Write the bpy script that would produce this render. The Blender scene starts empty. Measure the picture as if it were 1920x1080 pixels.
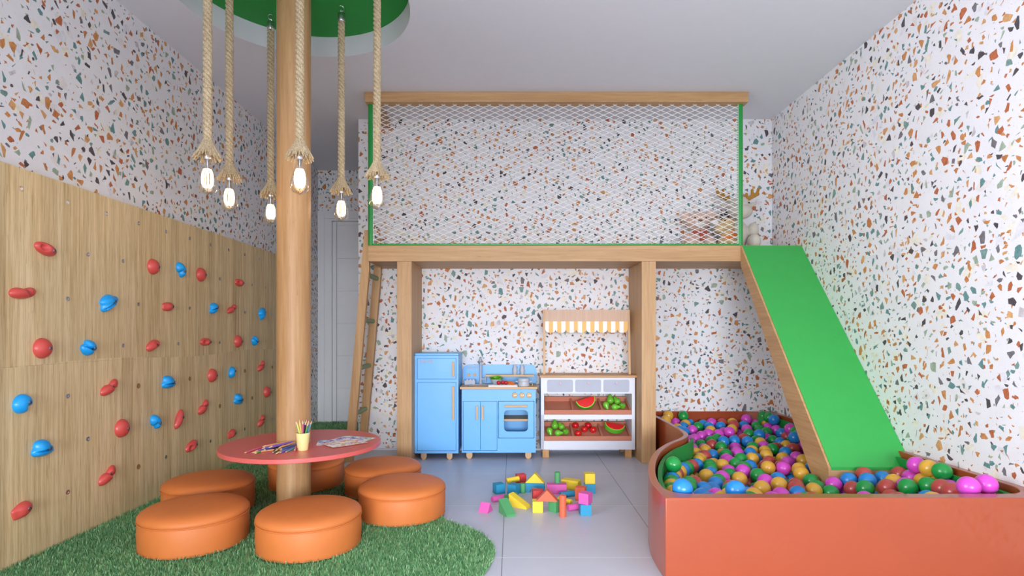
import bpy, bmesh, math, random
from mathutils import Vector, Matrix
import numpy as np
PI = math.pi
S = bpy.context.scene
COL = S.collection

# ---------------------------------------------------------------- camera
cam = bpy.data.cameras.new('camera'); cam_o = bpy.data.objects.new('camera', cam); COL.objects.link(cam_o)
cam.sensor_width = 36; cam.lens = 36 * 1045 / 1920; cam.shift_x = 0; cam.shift_y = 85 / 1920
cam.clip_start = .05; cam_o.location = (0, 0, 1); cam_o.rotation_euler = (PI / 2, 0, 0)
S.camera = cam_o
# ---------------------------------------------------------------- world, assumed daylight and fill lamps, exposure
w = bpy.data.worlds.new('world'); S.world = w; w.use_nodes = True
w.node_tree.nodes['Background'].inputs[0].default_value = (.86, .92, 1, 1)
w.node_tree.nodes['Background'].inputs[1].default_value = .35
def area(name, loc, rot, sx, sy, power, col, spread=180):
    l = bpy.data.lights.new(name, 'AREA'); l.shape = 'RECTANGLE'; l.size = sx; l.size_y = sy
    l.energy = power; l.color = col; l.spread = math.radians(spread)
    o = bpy.data.objects.new(name, l); COL.objects.link(o); o.location = loc; o.rotation_euler = rot
    return o
area('assumed_window_daylight', (.2, -4.5, .9), (PI / 2, 0, 0), 4.0, 1.7, 158, (.90, .94, 1))  # area lamp for daylight assumed to come from behind the camera; no window built
area('low_fill_light', (.2, -4.5, 1.2), (PI / 2 - math.radians(12), 0, 0), 4.0, 1.2, 47, (.90, .94, 1), 50)  # added fill lamp, tilted down to brighten the lower back of the room
area('side_fill_light', (-2.0, .2, 1.45), (PI / 2, 0, -PI / 2 + .12), 2.0, 1.7, 78, (.97, .97, 1), 110)  # added fill lamp beside the solid left wall, brightens the near right wall
S.view_settings.view_transform = 'Standard'; S.view_settings.look = 'None'
S.view_settings.exposure = 0.0; S.view_settings.gamma = 1; S.view_settings.use_curve_mapping = False
S.cycles.use_denoising = True
S.cycles.max_bounces = 10; S.cycles.transparent_max_bounces = 12
S.cycles.caustics_reflective = False; S.cycles.caustics_refractive = False
S.cycles.sample_clamp_indirect = 6

# ---------------------------------------------------------------- room sizes (metres)
XL, XR, YB, YD, ZC = -2.18, 2.225, 4.772, 6.27, 2.833
XW = -1.315           # where the back wall ends and the passage to the door begins
YF = -4.6

# ---------------------------------------------------------------- materials
MATS = {}
def srgb(r, g, b):
    f = lambda c: (c / 255 / 12.92) if c / 255 <= .04045 else ((c / 255 + .055) / 1.055) ** 2.4
    return (f(r), f(g), f(b), 1)
class NT:
    def __init__(s, name):
        s.m = bpy.data.materials.new(name); s.m.use_nodes = True; s.t = s.m.node_tree
        s.b = s.t.nodes['Principled BSDF']; s.out = s.t.nodes['Material Output']
    def n(s, ty, **k):
        nd = s.t.nodes.new(ty)
        for a, v in k.items(): setattr(nd, a, v)
        return nd
    def l(s, a, b): s.t.links.new(a, b)
    def math(s, op, a, b=None, clamp=False):
        nd = s.n('ShaderNodeMath', operation=op, use_clamp=clamp)
        for i, v in enumerate((a, b)):
            if v is None: continue
            if isinstance(v, (int, float)): nd.inputs[i].default_value = v
            else: s.l(v, nd.inputs[i])
        return nd.outputs[0]
    def mix(s, f, a, b, blend='MIX'):
        nd = s.n('ShaderNodeMix', data_type='RGBA', blend_type=blend)
        for i, v in ((0, f), (6, a), (7, b)):
            if isinstance(v, (int, float)): nd.inputs[i].default_value = v
            elif isinstance(v, tuple): nd.inputs[i].default_value = v
            else: s.l(v, nd.inputs[i])
        return nd.outputs[2]
    def ramp(s, f, stops, interp='LINEAR'):
        nd = s.n('ShaderNodeValToRGB'); nd.color_ramp.interpolation = interp
        e = nd.color_ramp.elements
        while len(e) < len(stops): e.new(.5)
        for x, (p, c) in zip(e, stops): x.position = p; x.color = c
        s.l(f, nd.inputs[0]); return nd.outputs[0]
    def noise(s, vec, scale, detail=3, rough=.55):
        nd = s.n('ShaderNodeTexNoise'); nd.inputs['Scale'].default_value = scale
        nd.inputs['Detail'].default_value = detail; nd.inputs['Roughness'].default_value = rough
        if vec is not None: s.l(vec, nd.inputs['Vector'])
        return nd.outputs[0]
    def obj(s): return s.n('ShaderNodeTexCoord').outputs['Object']
    def pos(s): return s.n('ShaderNodeNewGeometry').outputs['Position']
    def scale(s, vec, sc):
        nd = s.n('ShaderNodeMapping'); nd.inputs['Scale'].default_value = sc; s.l(vec, nd.inputs[0]); return nd.outputs[0]
    def bump(s, h, st, dist=.01):
        nd = s.n('ShaderNodeBump'); nd.inputs['Strength'].default_value = st; nd.inputs['Distance'].default_value = dist
        s.l(h, nd.inputs['Height']); s.l(nd.outputs[0], s.b.inputs['Normal'])
    def set(s, **k):
        for a, v in k.items(): s.b.inputs[a.replace('_', ' ')].default_value = v

def plain(name, col, rough=.45, var=.06, nscale=14, coat=0, bump=0, bscale=300, metal=0, spec=.5, sheen=0):
    """a paint, plastic or cloth: its colour with a slight mottling, and a fine grain if asked for"""
    if name in MATS: return MATS[name]
    t = NT(name); p = t.obj()
    f = t.noise(p, nscale, 4)
    c = (*col[:3], 1)
    d = tuple(x * (1 - var * 2) for x in c[:3]) + (1,); u = tuple(min(1, x * (1 + var)) for x in c[:3]) + (1,)
    t.l(t.mix(f, d, u), t.b.inputs['Base Color'])
    t.set(Roughness=rough, Metallic=metal, Coat_Weight=coat, Sheen_Weight=sheen); t.b.inputs['Specular IOR Level'].default_value = spec
    if bump: t.bump(t.noise(p, bscale, 2), bump, .002)
    MATS[name] = t.m; return t.m

def wood(name, c1, c2, axis, rough=.5, fine=70, k=.05):
    """wood with the grain along one axis"""
    if name in MATS: return MATS[name]
    t = NT(name); p = t.pos()
    sc = [1, 1, 1]; sc[axis] = k
    q = t.scale(p, sc)
    warp = t.noise(q, 5, 2)
    f1 = t.noise(q, fine, 4, .6); f2 = t.noise(q, fine * .16, 3)
    f = t.math('ADD', t.math('MULTIPLY', f1, .55), t.math('MULTIPLY', f2, .45))
    col = t.ramp(f, [(.34, c2), (.5, tuple((a + b) / 2 for a, b in zip(c1, c2))), (.66, c1)])
    pores = t.math('GREATER_THAN', t.noise(t.scale(p, [1 if i != axis else .08 for i in range(3)]), 160, 2), .69)
    col = t.mix(t.math('MULTIPLY', pores, .35), col, tuple(x * .55 for x in c2[:3]) + (1,))
    t.l(col, t.b.inputs['Base Color']); t.set(Roughness=rough)
    t.bump(f1, .08, .002)
    MATS[name] = t.m; return t.m

def terrazzo():
    t = NT('terrazzo'); p = t.pos()
    sep = t.n('ShaderNodeSeparateXYZ'); t.l(p, sep.inputs[0])
    u = t.math('ADD', sep.outputs[0], sep.outputs[1])
    cmb = t.n('ShaderNodeCombineXYZ'); t.l(u, cmb.inputs[0]); t.l(sep.outputs[2], cmb.inputs[1])
    uv = cmb.outputs[0]
    base = t.mix(t.noise(uv, 9, 4), srgb(226, 225, 230), srgb(240, 240, 243))
    base = t.mix(t.math('MULTIPLY', t.math('GREATER_THAN', t.noise(uv, 130, 2), .66), .35), base, srgb(178, 172, 170))
    chips = [(0, srgb(204, 142, 88)), (.15, srgb(186, 108, 72)), (.27, srgb(214, 164, 112)), (.38, srgb(104, 146, 146)),
             (.52, srgb(160, 178, 158)), (.62, srgb(84, 78, 82)), (.75, srgb(120, 116, 122)), (.82, srgb(196, 128, 78)), (.91, srgb(122, 156, 150)), (.97, srgb(205, 200, 205))]
    pale = [(0, srgb(240, 230, 190)), (.35, srgb(228, 216, 210)), (.6, srgb(238, 226, 180)), (.8, srgb(214, 214, 226))]
    def layer(base, scale, off, keep, t0, t1, cols, stretch, mixamt=1):
        m = t.n('ShaderNodeMapping'); m.inputs['Location'].default_value = (off, off * 1.7, 0); m.inputs['Scale'].default_value = stretch
        m.inputs['Rotation'].default_value = (0, 0, off * 1.3)
        t.l(uv, m.inputs[0])
        wn = t.n('ShaderNodeTexNoise'); wn.inputs['Scale'].default_value = scale * 1.1; t.l(m.outputs[0], wn.inputs['Vector'])
        va = t.n('ShaderNodeVectorMath', operation='MULTIPLY_ADD'); t.l(wn.outputs['Color'], va.inputs[0])
        va.inputs[1].default_value = (.35 / scale,) * 3; t.l(m.outputs[0], va.inputs[2])
        a = t.n('ShaderNodeTexVoronoi', voronoi_dimensions='2D', feature='F1'); b = t.n('ShaderNodeTexVoronoi', voronoi_dimensions='2D', feature='DISTANCE_TO_EDGE')
        for v in (a, b):
            v.inputs['Scale'].default_value = scale; v.inputs['Randomness'].default_value = 1; t.l(va.outputs[0], v.inputs['Vector'])
        rgb = t.n('ShaderNodeSeparateColor'); t.l(a.outputs['Color'], rgb.inputs[0])
        r, g, bl = rgb.outputs
        thr = t.math('ADD', t.math('MULTIPLY', g, t1 - t0), t0)
        edge = t.n('ShaderNodeMapRange'); t.l(t.math('SUBTRACT', b.outputs['Distance'], thr), edge.inputs[0])
        edge.inputs[1].default_value = -.012; edge.inputs[2].default_value = .012
        mask = t.math('MULTIPLY', edge.outputs[0], t.math('LESS_THAN', r, keep))
        col = t.ramp(bl, cols, 'CONSTANT')
        v = t.noise(m.outputs[0], scale * 2.2, 4, .65)
        col = t.mix(1, col, t.ramp(v, [(.3, (.72, .7, .68, 1)), (.7, (1.2, 1.2, 1.22, 1))]), 'MULTIPLY')
        return t.mix(t.math('MULTIPLY', mask, mixamt), base, col)
    c = layer(base, 15, 3.1, .26, .14, .30, pale, (1, 1, 1), .45)
    c = layer(c, 28, 1.3, .42, .24, .40, chips, (1, 1.2, 1))
    c = layer(c, 18.7, .37, .82, .235, .38, chips, (1.16, .9, 1))
    t.l(c, t.b.inputs['Base Color']); t.set(Roughness=.55); t.b.inputs['Specular IOR Level'].default_value = .3
    return t.m
M_TERR = terrazzo()

def floor_tiles():
    t = NT('floor_tiles'); p = t.pos()
    sep = t.n('ShaderNodeSeparateXYZ'); t.l(p, sep.inputs[0])
    def joint(c, off, w=.4968):
        f = t.math('FRACT', t.math('DIVIDE', t.math('ADD', c, off), .745))
        return t.math('GREATER_THAN', t.math('ABSOLUTE', t.math('SUBTRACT', f, .5)), w)
    jx = joint(sep.outputs[0], .0437 + 7.45, .4972); jy = joint(sep.outputs[1], 7.45 - 2.485)
    g = t.noise(p, 6, 5); s = t.noise(p, 220, 3)
    col = t.mix(g, srgb(192, 196, 208), srgb(204, 208, 219))
    col = t.mix(t.math('MULTIPLY', s, .25), col, srgb(150, 150, 155))
    col = t.mix(jx, col, srgb(120, 120, 128)); col = t.mix(jy, col, srgb(225, 225, 230))
    t.l(col, t.b.inputs['Base Color']); t.set(Roughness=.34); t.b.inputs['Specular IOR Level'].default_value = .4
    t.bump(s, .04, .002)
    return t.m
M_FLOOR = floor_tiles()

def climbing_wood():
    t = NT('climbing_plywood'); p = t.pos()
    sep = t.n('ShaderNodeSeparateXYZ'); t.l(p, sep.inputs[0])
    cell = t.math('FLOOR', t.math('MULTIPLY', sep.outputs[1], 11.5))
    row = t.math('GREATER_THAN', t.math('ADD', sep.outputs[2], t.math('MULTIPLY', t.math('SINE', t.math('MULTIPLY', cell, 12.9)), .012)), .858)
    wn = t.n('ShaderNodeTexWhiteNoise', noise_dimensions='2D')
    cm = t.n('ShaderNodeCombineXYZ'); t.l(cell, cm.inputs[0]); t.l(row, cm.inputs[1]); t.l(cm.outputs[0], wn.inputs['Vector'])
    cm2 = t.n('ShaderNodeCombineXYZ'); t.l(sep.outputs[1], cm2.inputs[1]); t.l(t.math('MULTIPLY', sep.outputs[2], .035), cm2.inputs[2]); t.l(t.math('MULTIPLY', row, 3.3), cm2.inputs[0])
    f1 = t.noise(cm2.outputs[0], 75, 3, .6); f2 = t.noise(cm2.outputs[0], 18, 3)
    f = t.math('ADD', t.math('MULTIPLY', f1, .6), t.math('MULTIPLY', f2, .4))
    col = t.ramp(f, [(.3, srgb(178, 152, 108)), (.43, srgb(206, 181, 136)), (.56, srgb(223, 201, 159)), (.7, srgb(233, 214, 176))])
    ln = t.math('GREATER_THAN', t.noise(cm2.outputs[0], 190, 2), .60)
    col = t.mix(t.math('MULTIPLY', ln, .28), col, srgb(140, 104, 62))
    tint = t.ramp(wn.outputs[0], [(0, (.96, .94, .90, 1)), (1, (1.16, 1.15, 1.12, 1))])
    t.l(t.mix(1, col, tint, 'MULTIPLY'), t.b.inputs['Base Color']); t.set(Roughness=.5); t.bump(f1, .06, .002)
    return t.m
M_CLIMB = climbing_wood()
OAK1, OAK2 = srgb(203, 164, 117), srgb(176, 134, 88)
M_OAKX = wood('oak_lengthwise', OAK1, OAK2, 0)
M_OAKY = wood('oak_crosswise', OAK1, OAK2, 1)
M_OAKZ = wood('oak_upright', OAK1, OAK2, 2)
M_COLUMN = wood('column_wood', srgb(202, 162, 114), srgb(174, 128, 82), 2, fine=60)
M_BEECH = wood('beech', srgb(218, 180, 130), srgb(196, 154, 104), 0, fine=90)
M_BEECHZ = wood('beech_upright', srgb(218, 180, 138), srgb(200, 160, 118), 2, fine=90)
M_WHITE = plain('ceiling_paint', srgb(228, 228, 236), .75, .015)
M_DOOR = plain('door_paint', srgb(230, 230, 234), .5, .02)
M_GREEN = plain('green_lacquer', srgb(52, 170, 76), .38, .04, coat=.15)
M_GREENTUBE = plain('green_steel', srgb(30, 150, 62), .3, .04, coat=.3)
M_RECESS = plain('recess_green', srgb(30, 150, 56), .6, .03)
M_RUNG = plain('sage_green_paint', srgb(126, 160, 116), .5, .05)
M_CORAL = plain('coral_lacquer', srgb(158, 70, 36), .3, .03, coat=.35)
M_LINER = plain('green_padding', srgb(24, 140, 58), .55, .05)
M_TABLE = plain('coral_laminate', srgb(220, 102, 98), .35, .03, coat=.1)
M_OTTO = plain('orange_leatherette', srgb(217, 123, 60), .55, .05, bump=.25, bscale=420)
M_PIPE = plain('orange_piping', srgb(216, 122, 62), .5, .04)
M_NET = plain('white_net_cord', (.9, .9, .9), .6, .02)
M_STEEL = plain('brushed_steel', (.62, .62, .64), .3, .05, metal=1)
M_DARKSTEEL = plain('bolt_steel', (.28, .3, .36), .35, .05, metal=1)
M_HOLE = plain('drilled_hole', srgb(160, 124, 80), .8, .1)
M_RED = plain('red_hold_resin', srgb(216, 82, 76), .4, .05, coat=.15)
M_BLUE = plain('blue_hold_resin', srgb(18, 166, 246), .38, .05, coat=.15)
M_KBLUE = plain('sky_blue_paint', srgb(108, 184, 246), .4, .02, coat=.1)
M_TOYWHITE = plain('white_toy_paint', srgb(224, 228, 240), .45, .02)
M_TOYGREY = plain('grey_toy_paint', srgb(176, 182, 198), .5, .03)
M_TERRA = plain('terracotta_tray', srgb(206, 134, 108), .55, .05)

# ---------------------------------------------------------------- mesh builder
OFF = {}
class MB:
    def __init__(s): s.bm = bmesh.new(); s.soft = False
    def poly(s, vs, fs, mat=0):
        v = [s.bm.verts.new(c) for c in vs]
        for f in fs:
            try: s.bm.faces.new([v[i] for i in f]).material_index = mat
            except ValueError: pass
        return v
    def box(s, x0, x1, y0, y1, z0, z1, bev=0, seg=2, rot=None, mat=0):
        c = Vector(((x0 + x1) / 2, (y0 + y1) / 2, (z0 + z1) / 2)); h = ((x1 - x0) / 2, (y1 - y0) / 2, (z1 - z0) / 2)
        v = s.poly([(sx * h[0], sy * h[1], sz * h[2]) for sx in (-1, 1) for sy in (-1, 1) for sz in (-1, 1)],
                   [(0, 1, 3, 2), (4, 6, 7, 5), (0, 4, 5, 1), (2, 3, 7, 6), (0, 2, 6, 4), (1, 5, 7, 3)], mat)
        if bev:
            s.soft = True
            es = list({e for q in v for e in q.link_edges})
            r = bmesh.ops.bevel(s.bm, geom=es, offset=bev, segments=seg, profile=.5, affect='EDGES', clamp_overlap=True)
            v = list({q for f in r['faces'] for q in f.verts} | {q for q in v if q.is_valid})
        M = Matrix.Translation(c) @ (rot.to_4x4() if rot else Matrix())
        for q in v: q.co = M @ q.co
        return v
    def prism(s, pts, a, b, axis=2, mat=0):
        """polygon pts extruded from a to b along an axis (pts give the other two coordinates in x,y,z order)"""
        def P(p, t): l = list(p); l.insert(axis, t); return tuple(l)
        n = len(pts)
        return s.poly([P(p, a) for p in pts] + [P(p, b) for p in pts],
                      [tuple(range(n))[::-1], tuple(range(n, 2 * n))] + [(i, (i + 1) % n, n + (i + 1) % n, n + i) for i in range(n)], mat)
    def tube(s, pts, r, n=8, closed=False, cap=True, mat=0):
        pts = [Vector(p) for p in pts]; k = len(pts); rings = []
        R = r if hasattr(r, '__len__') else [r] * k
        up = None
        for i, p in enumerate(pts):
            a = pts[i - 1] if (i > 0 or closed) else p; b = pts[(i + 1) % k] if (i < k - 1 or closed) else p
            d = (b - a).normalized()
            if up is None: up = d.orthogonal().normalized()
            up = (up - d * up.dot(d)); up = up.normalized() if up.length > 1e-6 else d.orthogonal().normalized()
            q = d.cross(up)
            rings.append([s.bm.verts.new(p + (up * math.cos(2 * PI * j / n) + q * math.sin(2 * PI * j / n)) * R[i]) for j in range(n)])
        for i in range(k if closed else k - 1):
            A, B = rings[i], rings[(i + 1) % k]
            for j in range(n): s.bm.faces.new((A[j], A[(j + 1) % n], B[(j + 1) % n], B[j])).material_index = mat
        if cap and not closed:
            s.bm.faces.new(rings[0][::-1]).material_index = mat; s.bm.faces.new(rings[-1]).material_index = mat
    def cyl(s, p0, p1, r0, r1=None, n=24, mat=0): s.tube([p0, p1], [r0, r0 if r1 is None else r1], n, mat=mat)
    def lathe(s, prof, c, n=32, mat=0, axis=None):
        """profile of (radius, height) pairs turned about the vertical through c"""
        c = Vector(c); rings = []
        R = axis or Matrix.Identity(3)
        for r, z in prof:
            if r < 1e-5: rings.append([s.bm.verts.new(c + R @ Vector((0, 0, z)))])
            else: rings.append([s.bm.verts.new(c + R @ Vector((r * math.cos(2 * PI * j / n), r * math.sin(2 * PI * j / n), z))) for j in range(n)])
        for A, B in zip(rings, rings[1:]):
            for j in range(n):
                k = (j + 1) % n
                if len(A) == 1 and len(B) == 1: continue
                f = (A[0], B[k], B[j]) if len(A) == 1 else (A[j], A[k], B[0]) if len(B) == 1 else (A[j], A[k], B[k], B[j])
                s.bm.faces.new(f).material_index = mat
    def ball(s, c, r, n=16, m=12, rot=None, mat=0):
        r = (r, r, r) if not hasattr(r, '__len__') else r
        R = rot or Matrix.Identity(3); c = Vector(c)
        T = lambda v: c + R @ Vector((v[0] * r[0], v[1] * r[1], v[2] * r[2]))
        rings = []
        for i in range(m + 1):
            a = -PI / 2 + PI * i / m
            if i in (0, m): rings.append([s.bm.verts.new(T((0, 0, math.sin(a))))])
            else: rings.append([s.bm.verts.new(T((math.cos(a) * math.cos(2 * PI * j / n), math.cos(a) * math.sin(2 * PI * j / n), math.sin(a)))) for j in range(n)])
        for A, B in zip(rings, rings[1:]):
            for j in range(n):
                k = (j + 1) % n
                f = (A[0], B[k], B[j]) if len(A) == 1 else (A[j], A[k], B[0]) if len(B) == 1 else (A[j], A[k], B[k], B[j])
                s.bm.faces.new(f).material_index = mat
    def build(s, name, mats, parent=None, smooth=38, clean=True):
        off = OFF.get(parent.name, Vector()) if parent else Vector()
        if clean: bmesh.ops.recalc_face_normals(s.bm, faces=s.bm.faces)
        for v in s.bm.verts: v.co -= off
        me = bpy.data.meshes.new(name); s.bm.to_mesh(me); s.bm.free()
        for m in (mats if isinstance(mats, (list, tuple)) else [mats]): me.materials.append(m)
        if smooth:
            for p in me.polygons: p.use_smooth = True
            me.set_sharp_from_angle(angle=math.radians(smooth))
        o = bpy.data.objects.new(name, me); COL.objects.link(o)
        if s.soft: o.modifiers.new('even_shading', 'WEIGHTED_NORMAL').keep_sharp = True
        if parent: o.parent = parent; OFF[o.name] = off
        return o
def bx(name, m, parent, *a, **k):
    b = MB(); b.box(*a, **k); return b.build(name, m, parent)
def thing(name, loc, label, cat, group=None):
    o = bpy.data.objects.new(name, None); COL.objects.link(o); o.location = loc; o.empty_display_size = .05
    OFF[o.name] = Vector(loc); o['label'] = label; o['category'] = cat
    if group: o['group'] = group
    return o
def tag(o, label, cat, group=None, kind=None):
    o['label'] = label; o['category'] = cat
    if group: o['group'] = group
    if kind: o['kind'] = kind
    return o
def lone(mb, name, m, loc, label, cat, group=None, smooth=38):
    """a thing that is one mesh, its origin at loc"""
    for v in mb.bm.verts: v.co -= Vector(loc)
    o = mb.build(name, m, None, smooth); o.location = loc
    return tag(o, label, cat, group)
def dup(root, loc, rz=None, label=None, group=None):
    r = root.copy(); COL.objects.link(r); r.location = loc
    if rz is not None: r.rotation_euler = (0, 0, rz)
    if label: r['label'] = label
    if group: r['group'] = group
    for ch in list(root.children):
        c = ch.copy(); COL.objects.link(c); c.parent = r
        for g in ch.children:
            d = g.copy(); COL.objects.link(d); d.parent = c
    return r
def struct(o, label=None):
    o['kind'] = 'structure'
    return o
def catmull(P, k=6):
    out = []
    for i in range(len(P) - 1):
        p0, p1, p2, p3 = P[max(i - 1, 0)], P[i], P[i + 1], P[min(i + 2, len(P) - 1)]
        for j in range(k):
            t = j / k
            out.append(tuple(.5 * (2 * b + (c - a) * t + (2 * a - 5 * b + 4 * c - d) * t * t + (3 * b - a - 3 * c + d) * t ** 3) for a, b, c, d in zip(p0, p1, p2, p3)))
    out.append(tuple(P[-1])); return out
def rrect(x0, x1, y0, y1, r, k=5):
    pts = []
    for cx, cy, a0 in ((x1 - r, y1 - r, 0), (x0 + r, y1 - r, PI / 2), (x0 + r, y0 + r, PI), (x1 - r, y0 + r, 1.5 * PI)):
        for i in range(k + 1): a = a0 + PI / 2 * i / k; pts.append((cx + r * math.cos(a), cy + r * math.sin(a)))
    return pts

# ================================================================ the room
T = .12
struct(bx('floor', M_FLOOR, None, XL - T, XR + T, YF, YD + T, -.1, 0))
struct(bx('wall_left', M_TERR, None, XL - T, XL, YF, YD + T, 0, ZC + .2))
struct(bx('wall_right', M_TERR, None, XR, XR + T, YF, YB + T, 0, ZC + .2))
struct(bx('wall_back', M_TERR, None, XW, XR, YB, YB + T, 0, ZC))
struct(bx('wall_passage', M_TERR, None, XW, XW + T, YB + T, YD, 0, ZC))
b = MB(); b.box(XL, -2.178, YD, YD + T, 0, 2.374); b.box(XL, XW + T, YD, YD + T, 2.374, ZC)
struct(b.build('wall_far', M_TERR))
# the ceiling has a round well in it
RC, RX, RY = .63, -1.2, 3.065
b = MB(); n = 96
ring = [(RX + RC * math.cos(2 * PI * i / n), RY + RC * math.sin(2 * PI * i / n)) for i in range(n)]
sq = [(XL, YF), (XR, YF), (XR, YD + T), (XL, YD + T)]
vo = [b.bm.verts.new((x, y, ZC)) for x, y in sq]; vi = [b.bm.verts.new((x, y, ZC)) for x, y in ring]
es = [b.bm.edges.new((L[i], L[(i + 1) % len(L)])) for L in (vo, vi) for i in range(len(L))]
bmesh.ops.triangle_fill(b.bm, use_beauty=True, use_dissolve=False, edges=es)
top = [b.bm.verts.new((x, y, ZC + .2)) for x, y in ring]; 
for i in range(n): j = (i + 1) % n; b.bm.faces.new((vi[i], vi[j], top[j], top[i]))
ot = [b.bm.verts.new((x, y, ZC + .2)) for x, y in sq]
for i in range(4): j = (i + 1) % 4; b.bm.faces.new((vo[i], vo[j], ot[j], ot[i]))
e2 = [b.bm.edges.get((L[i], L[(i + 1) % len(L)])) for L in (ot, top) for i in range(len(L))]
bmesh.ops.triangle_fill(b.bm, use_beauty=True, use_dissolve=False, edges=e2)
ceil = struct(b.build('ceiling', M_WHITE))
b = MB(); b.cyl((RX, RY, 2.963), (RX, RY, 3.02), RC + .03, n=96)
struct(b.build('ceiling_recess_disc', M_RECESS, ceil))
struct(bx('baseboard_back', M_TOYWHITE, None, XW, 1.12, YB - .012, YB, 0, .018, bev=.003))
# door at the end of the passage
dr = struct(thing('door_1', (-1.6, YD, 0), 'grey panelled door at the end of the passage', 'door'))
del dr['label']; del dr['category']
b = MB()
b.box(-2.178, -2.02, YD - .03, YD + .1, 0, 2.374, .004); b.box(-2.0198, -1.1, YD - .03, YD + .1, 2.26, 2.374, .004)
b.box(-2.145, -2.10, YD - .042, YD - .0302, 0, 2.33, .006); b.box(-2.0995, -1.1, YD - .042, YD - .0302, 2.285, 2.33, .006)
b.build('door_frame', M_DOOR, dr)
b = MB(); b.box(-2.02, -1.1, YD + .02, YD + .06, .01, 2.26)
b.box(-2.02, -1.975, YD, YD + .02, .01, 2.25, .004)
for i in range(6): b.box(-1.975 + .006, -1.1, YD + .008, YD + .02, .02 + i * .365, .02 + (i + 1) * .365 - .007, .003)
b.box(-1.975 + .006, -1.1, YD + .008, YD + .02, 2.22, 2.25, .003)
b.build('door_leaf', M_DOOR, dr)
# ================================================================ climbing wall
XP = -2.13
cw = thing('climbing_wall', (XL, 3.4, 0), 'tall light plywood climbing panel fixed along the left wall', 'climbing wall')
bx('lower_panel', M_CLIMB, cw, XL, XP, 1.5, 5.35, 0, .857); bx('upper_panel', M_CLIMB, cw, XL, XP, 1.5, 5.35, .8575, 1.717)
# holds: y, z, width along the wall, height, stand-off, tilt, shape, colour, label
def px_on_wall(x, y): d = -XP * 1045 / (960 - x); return d, 1 - (y - 625) * d / 1045
HOLDS = [
 (90, 467, 46, 25, 'dish', -12, 'r', 'red oval climbing hold with a hollow dish, highest on the left of the panel'),
 (48, 548, 54, 27, 'lobe', 8, 'r', 'red two-lobed climbing hold just below the highest red dished one'),
 (85, 653, 37, 37, 'bun', 0, 'r', 'big red round climbing hold nearest the camera, under a two-lobed red one'),
 (291, 500, 24, 28, 'bun', 0, 'r', 'red round climbing hold directly left of the tilted blue kidney hold'),
 (380, 515, 19, 25, 'bun', 0, 'r', 'red round climbing hold directly right of the tilted blue kidney hold'),
 (451, 530, 19, 15, 'dish', 0, 'r', 'small red dished climbing hold, highest of those near the column'),
 (318, 575, 25, 17, 'jug', 5, 'r', 'red blunt climbing hold below two round red ones, right of the blue winged hold'),
 (437, 579, 20, 15, 'lobe', 25, 'r', 'small red two-lobed climbing hold just right of a small blue eared hold'),
 (290, 648, 30, 20, 'bean', 20, 'r', 'red drooping bean climbing hold in the middle of the upper panel'),
 (388, 641, 23, 15, 'dish', 0, 'r', 'red dished climbing hold level with a red round one, just above the panel seam'),
 (449, 640, 17, 22, 'bun', 0, 'r', 'red round climbing hold beside the small blue comma hold near the column'),
 (209, 726, 38, 25, 'lobe', 28, 'r', 'large red two-lobed climbing hold just under the panel seam'),
 (401, 704, 18, 25, 'bun', 0, 'r', 'red round climbing hold under the seam, left of a blue kidney hold'),
 (492, 686, 16, 15, 'lobe', 35, 'r', 'small red two-lobed climbing hold near the column, just under the seam'),
 (233, 803, 27, 33, 'bun', -20, 'r', 'big red egg-shaped climbing hold left of the blue curled hold'),
 (338, 786, 20, 37, 'sausage', 62, 'r', 'long red sausage climbing hold standing upright on the lower panel'),
 (384, 763, 24, 21, 'lobe', 35, 'r', 'red two-lobed climbing hold right above the red sausage hold'),
 (503, 735, 14, 20, 'bun', 0, 'r', 'small red round climbing hold nearest the column on the lower panel'),
 (492, 789, 16, 17, 'lobe', 38, 'r', 'small red two-lobed climbing hold low beside the column'),
 (437, 813, 18, 15, 'jug', 15, 'r', 'small red blunt climbing hold just above the far rim of the coral table'),
 (362, 836, 25, 19, 'dish', 18, 'r', 'red dished climbing hold lowest in the middle of the panel'),
 (205, 891, 38, 27, 'lobe', 32, 'r', 'large red two-lobed climbing hold lowest above the back left ottoman'),
 (46, 956, 45, 28, 'jug', 18, 'r', 'red pointed climbing hold lowest on the panel, nearest the camera'),
 (208, 567, 42, 28, 'wing', 25, 'b', 'large blue winged climbing hold highest of the blue ones on the left'),
 (342, 506, 22, 30, 'kidney', -60, 'b', 'blue kidney climbing hold tilted between two red round ones'),
 (170, 652, 35, 30, 'comma', -10, 'b', 'blue comma climbing hold right of the big red round hold'),
 (403, 578, 20, 19, 'comma', 30, 'b', 'small blue ball-with-ear climbing hold beside a small red two-lobed one'),
 (494, 587, 17, 19, 'wing', 40, 'b', 'small blue climbing hold nearest the column on the upper panel'),
 (480, 639, 15, 18, 'comma', -20, 'b', 'small blue comma climbing hold near the column, above the seam'),
 (47, 757, 44, 36, 'kidney', 32, 'b', 'big blue kidney climbing hold nearest the camera'),
 (320, 717, 31, 24, 'wing', -8, 'b', 'blue lumpy climbing hold just under the seam in the middle of the panel'),
 (437, 698, 17, 22, 'kidney', 65, 'b', 'blue kidney climbing hold under the seam, right of a red round one'),
 (295, 791, 25, 31, 'kidney', -50, 'b', 'blue curled climbing hold between the red egg and the red sausage'),
 (450, 749, 21, 20, 'wing', -15, 'b', 'blue angular climbing hold on the lower panel right of the red two-lobed one'),
 (85, 841, 49, 32, 'wing', -10, 'b', 'big blue lumpy climbing hold lowest of the blue ones, nearest the camera'),
]
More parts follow.
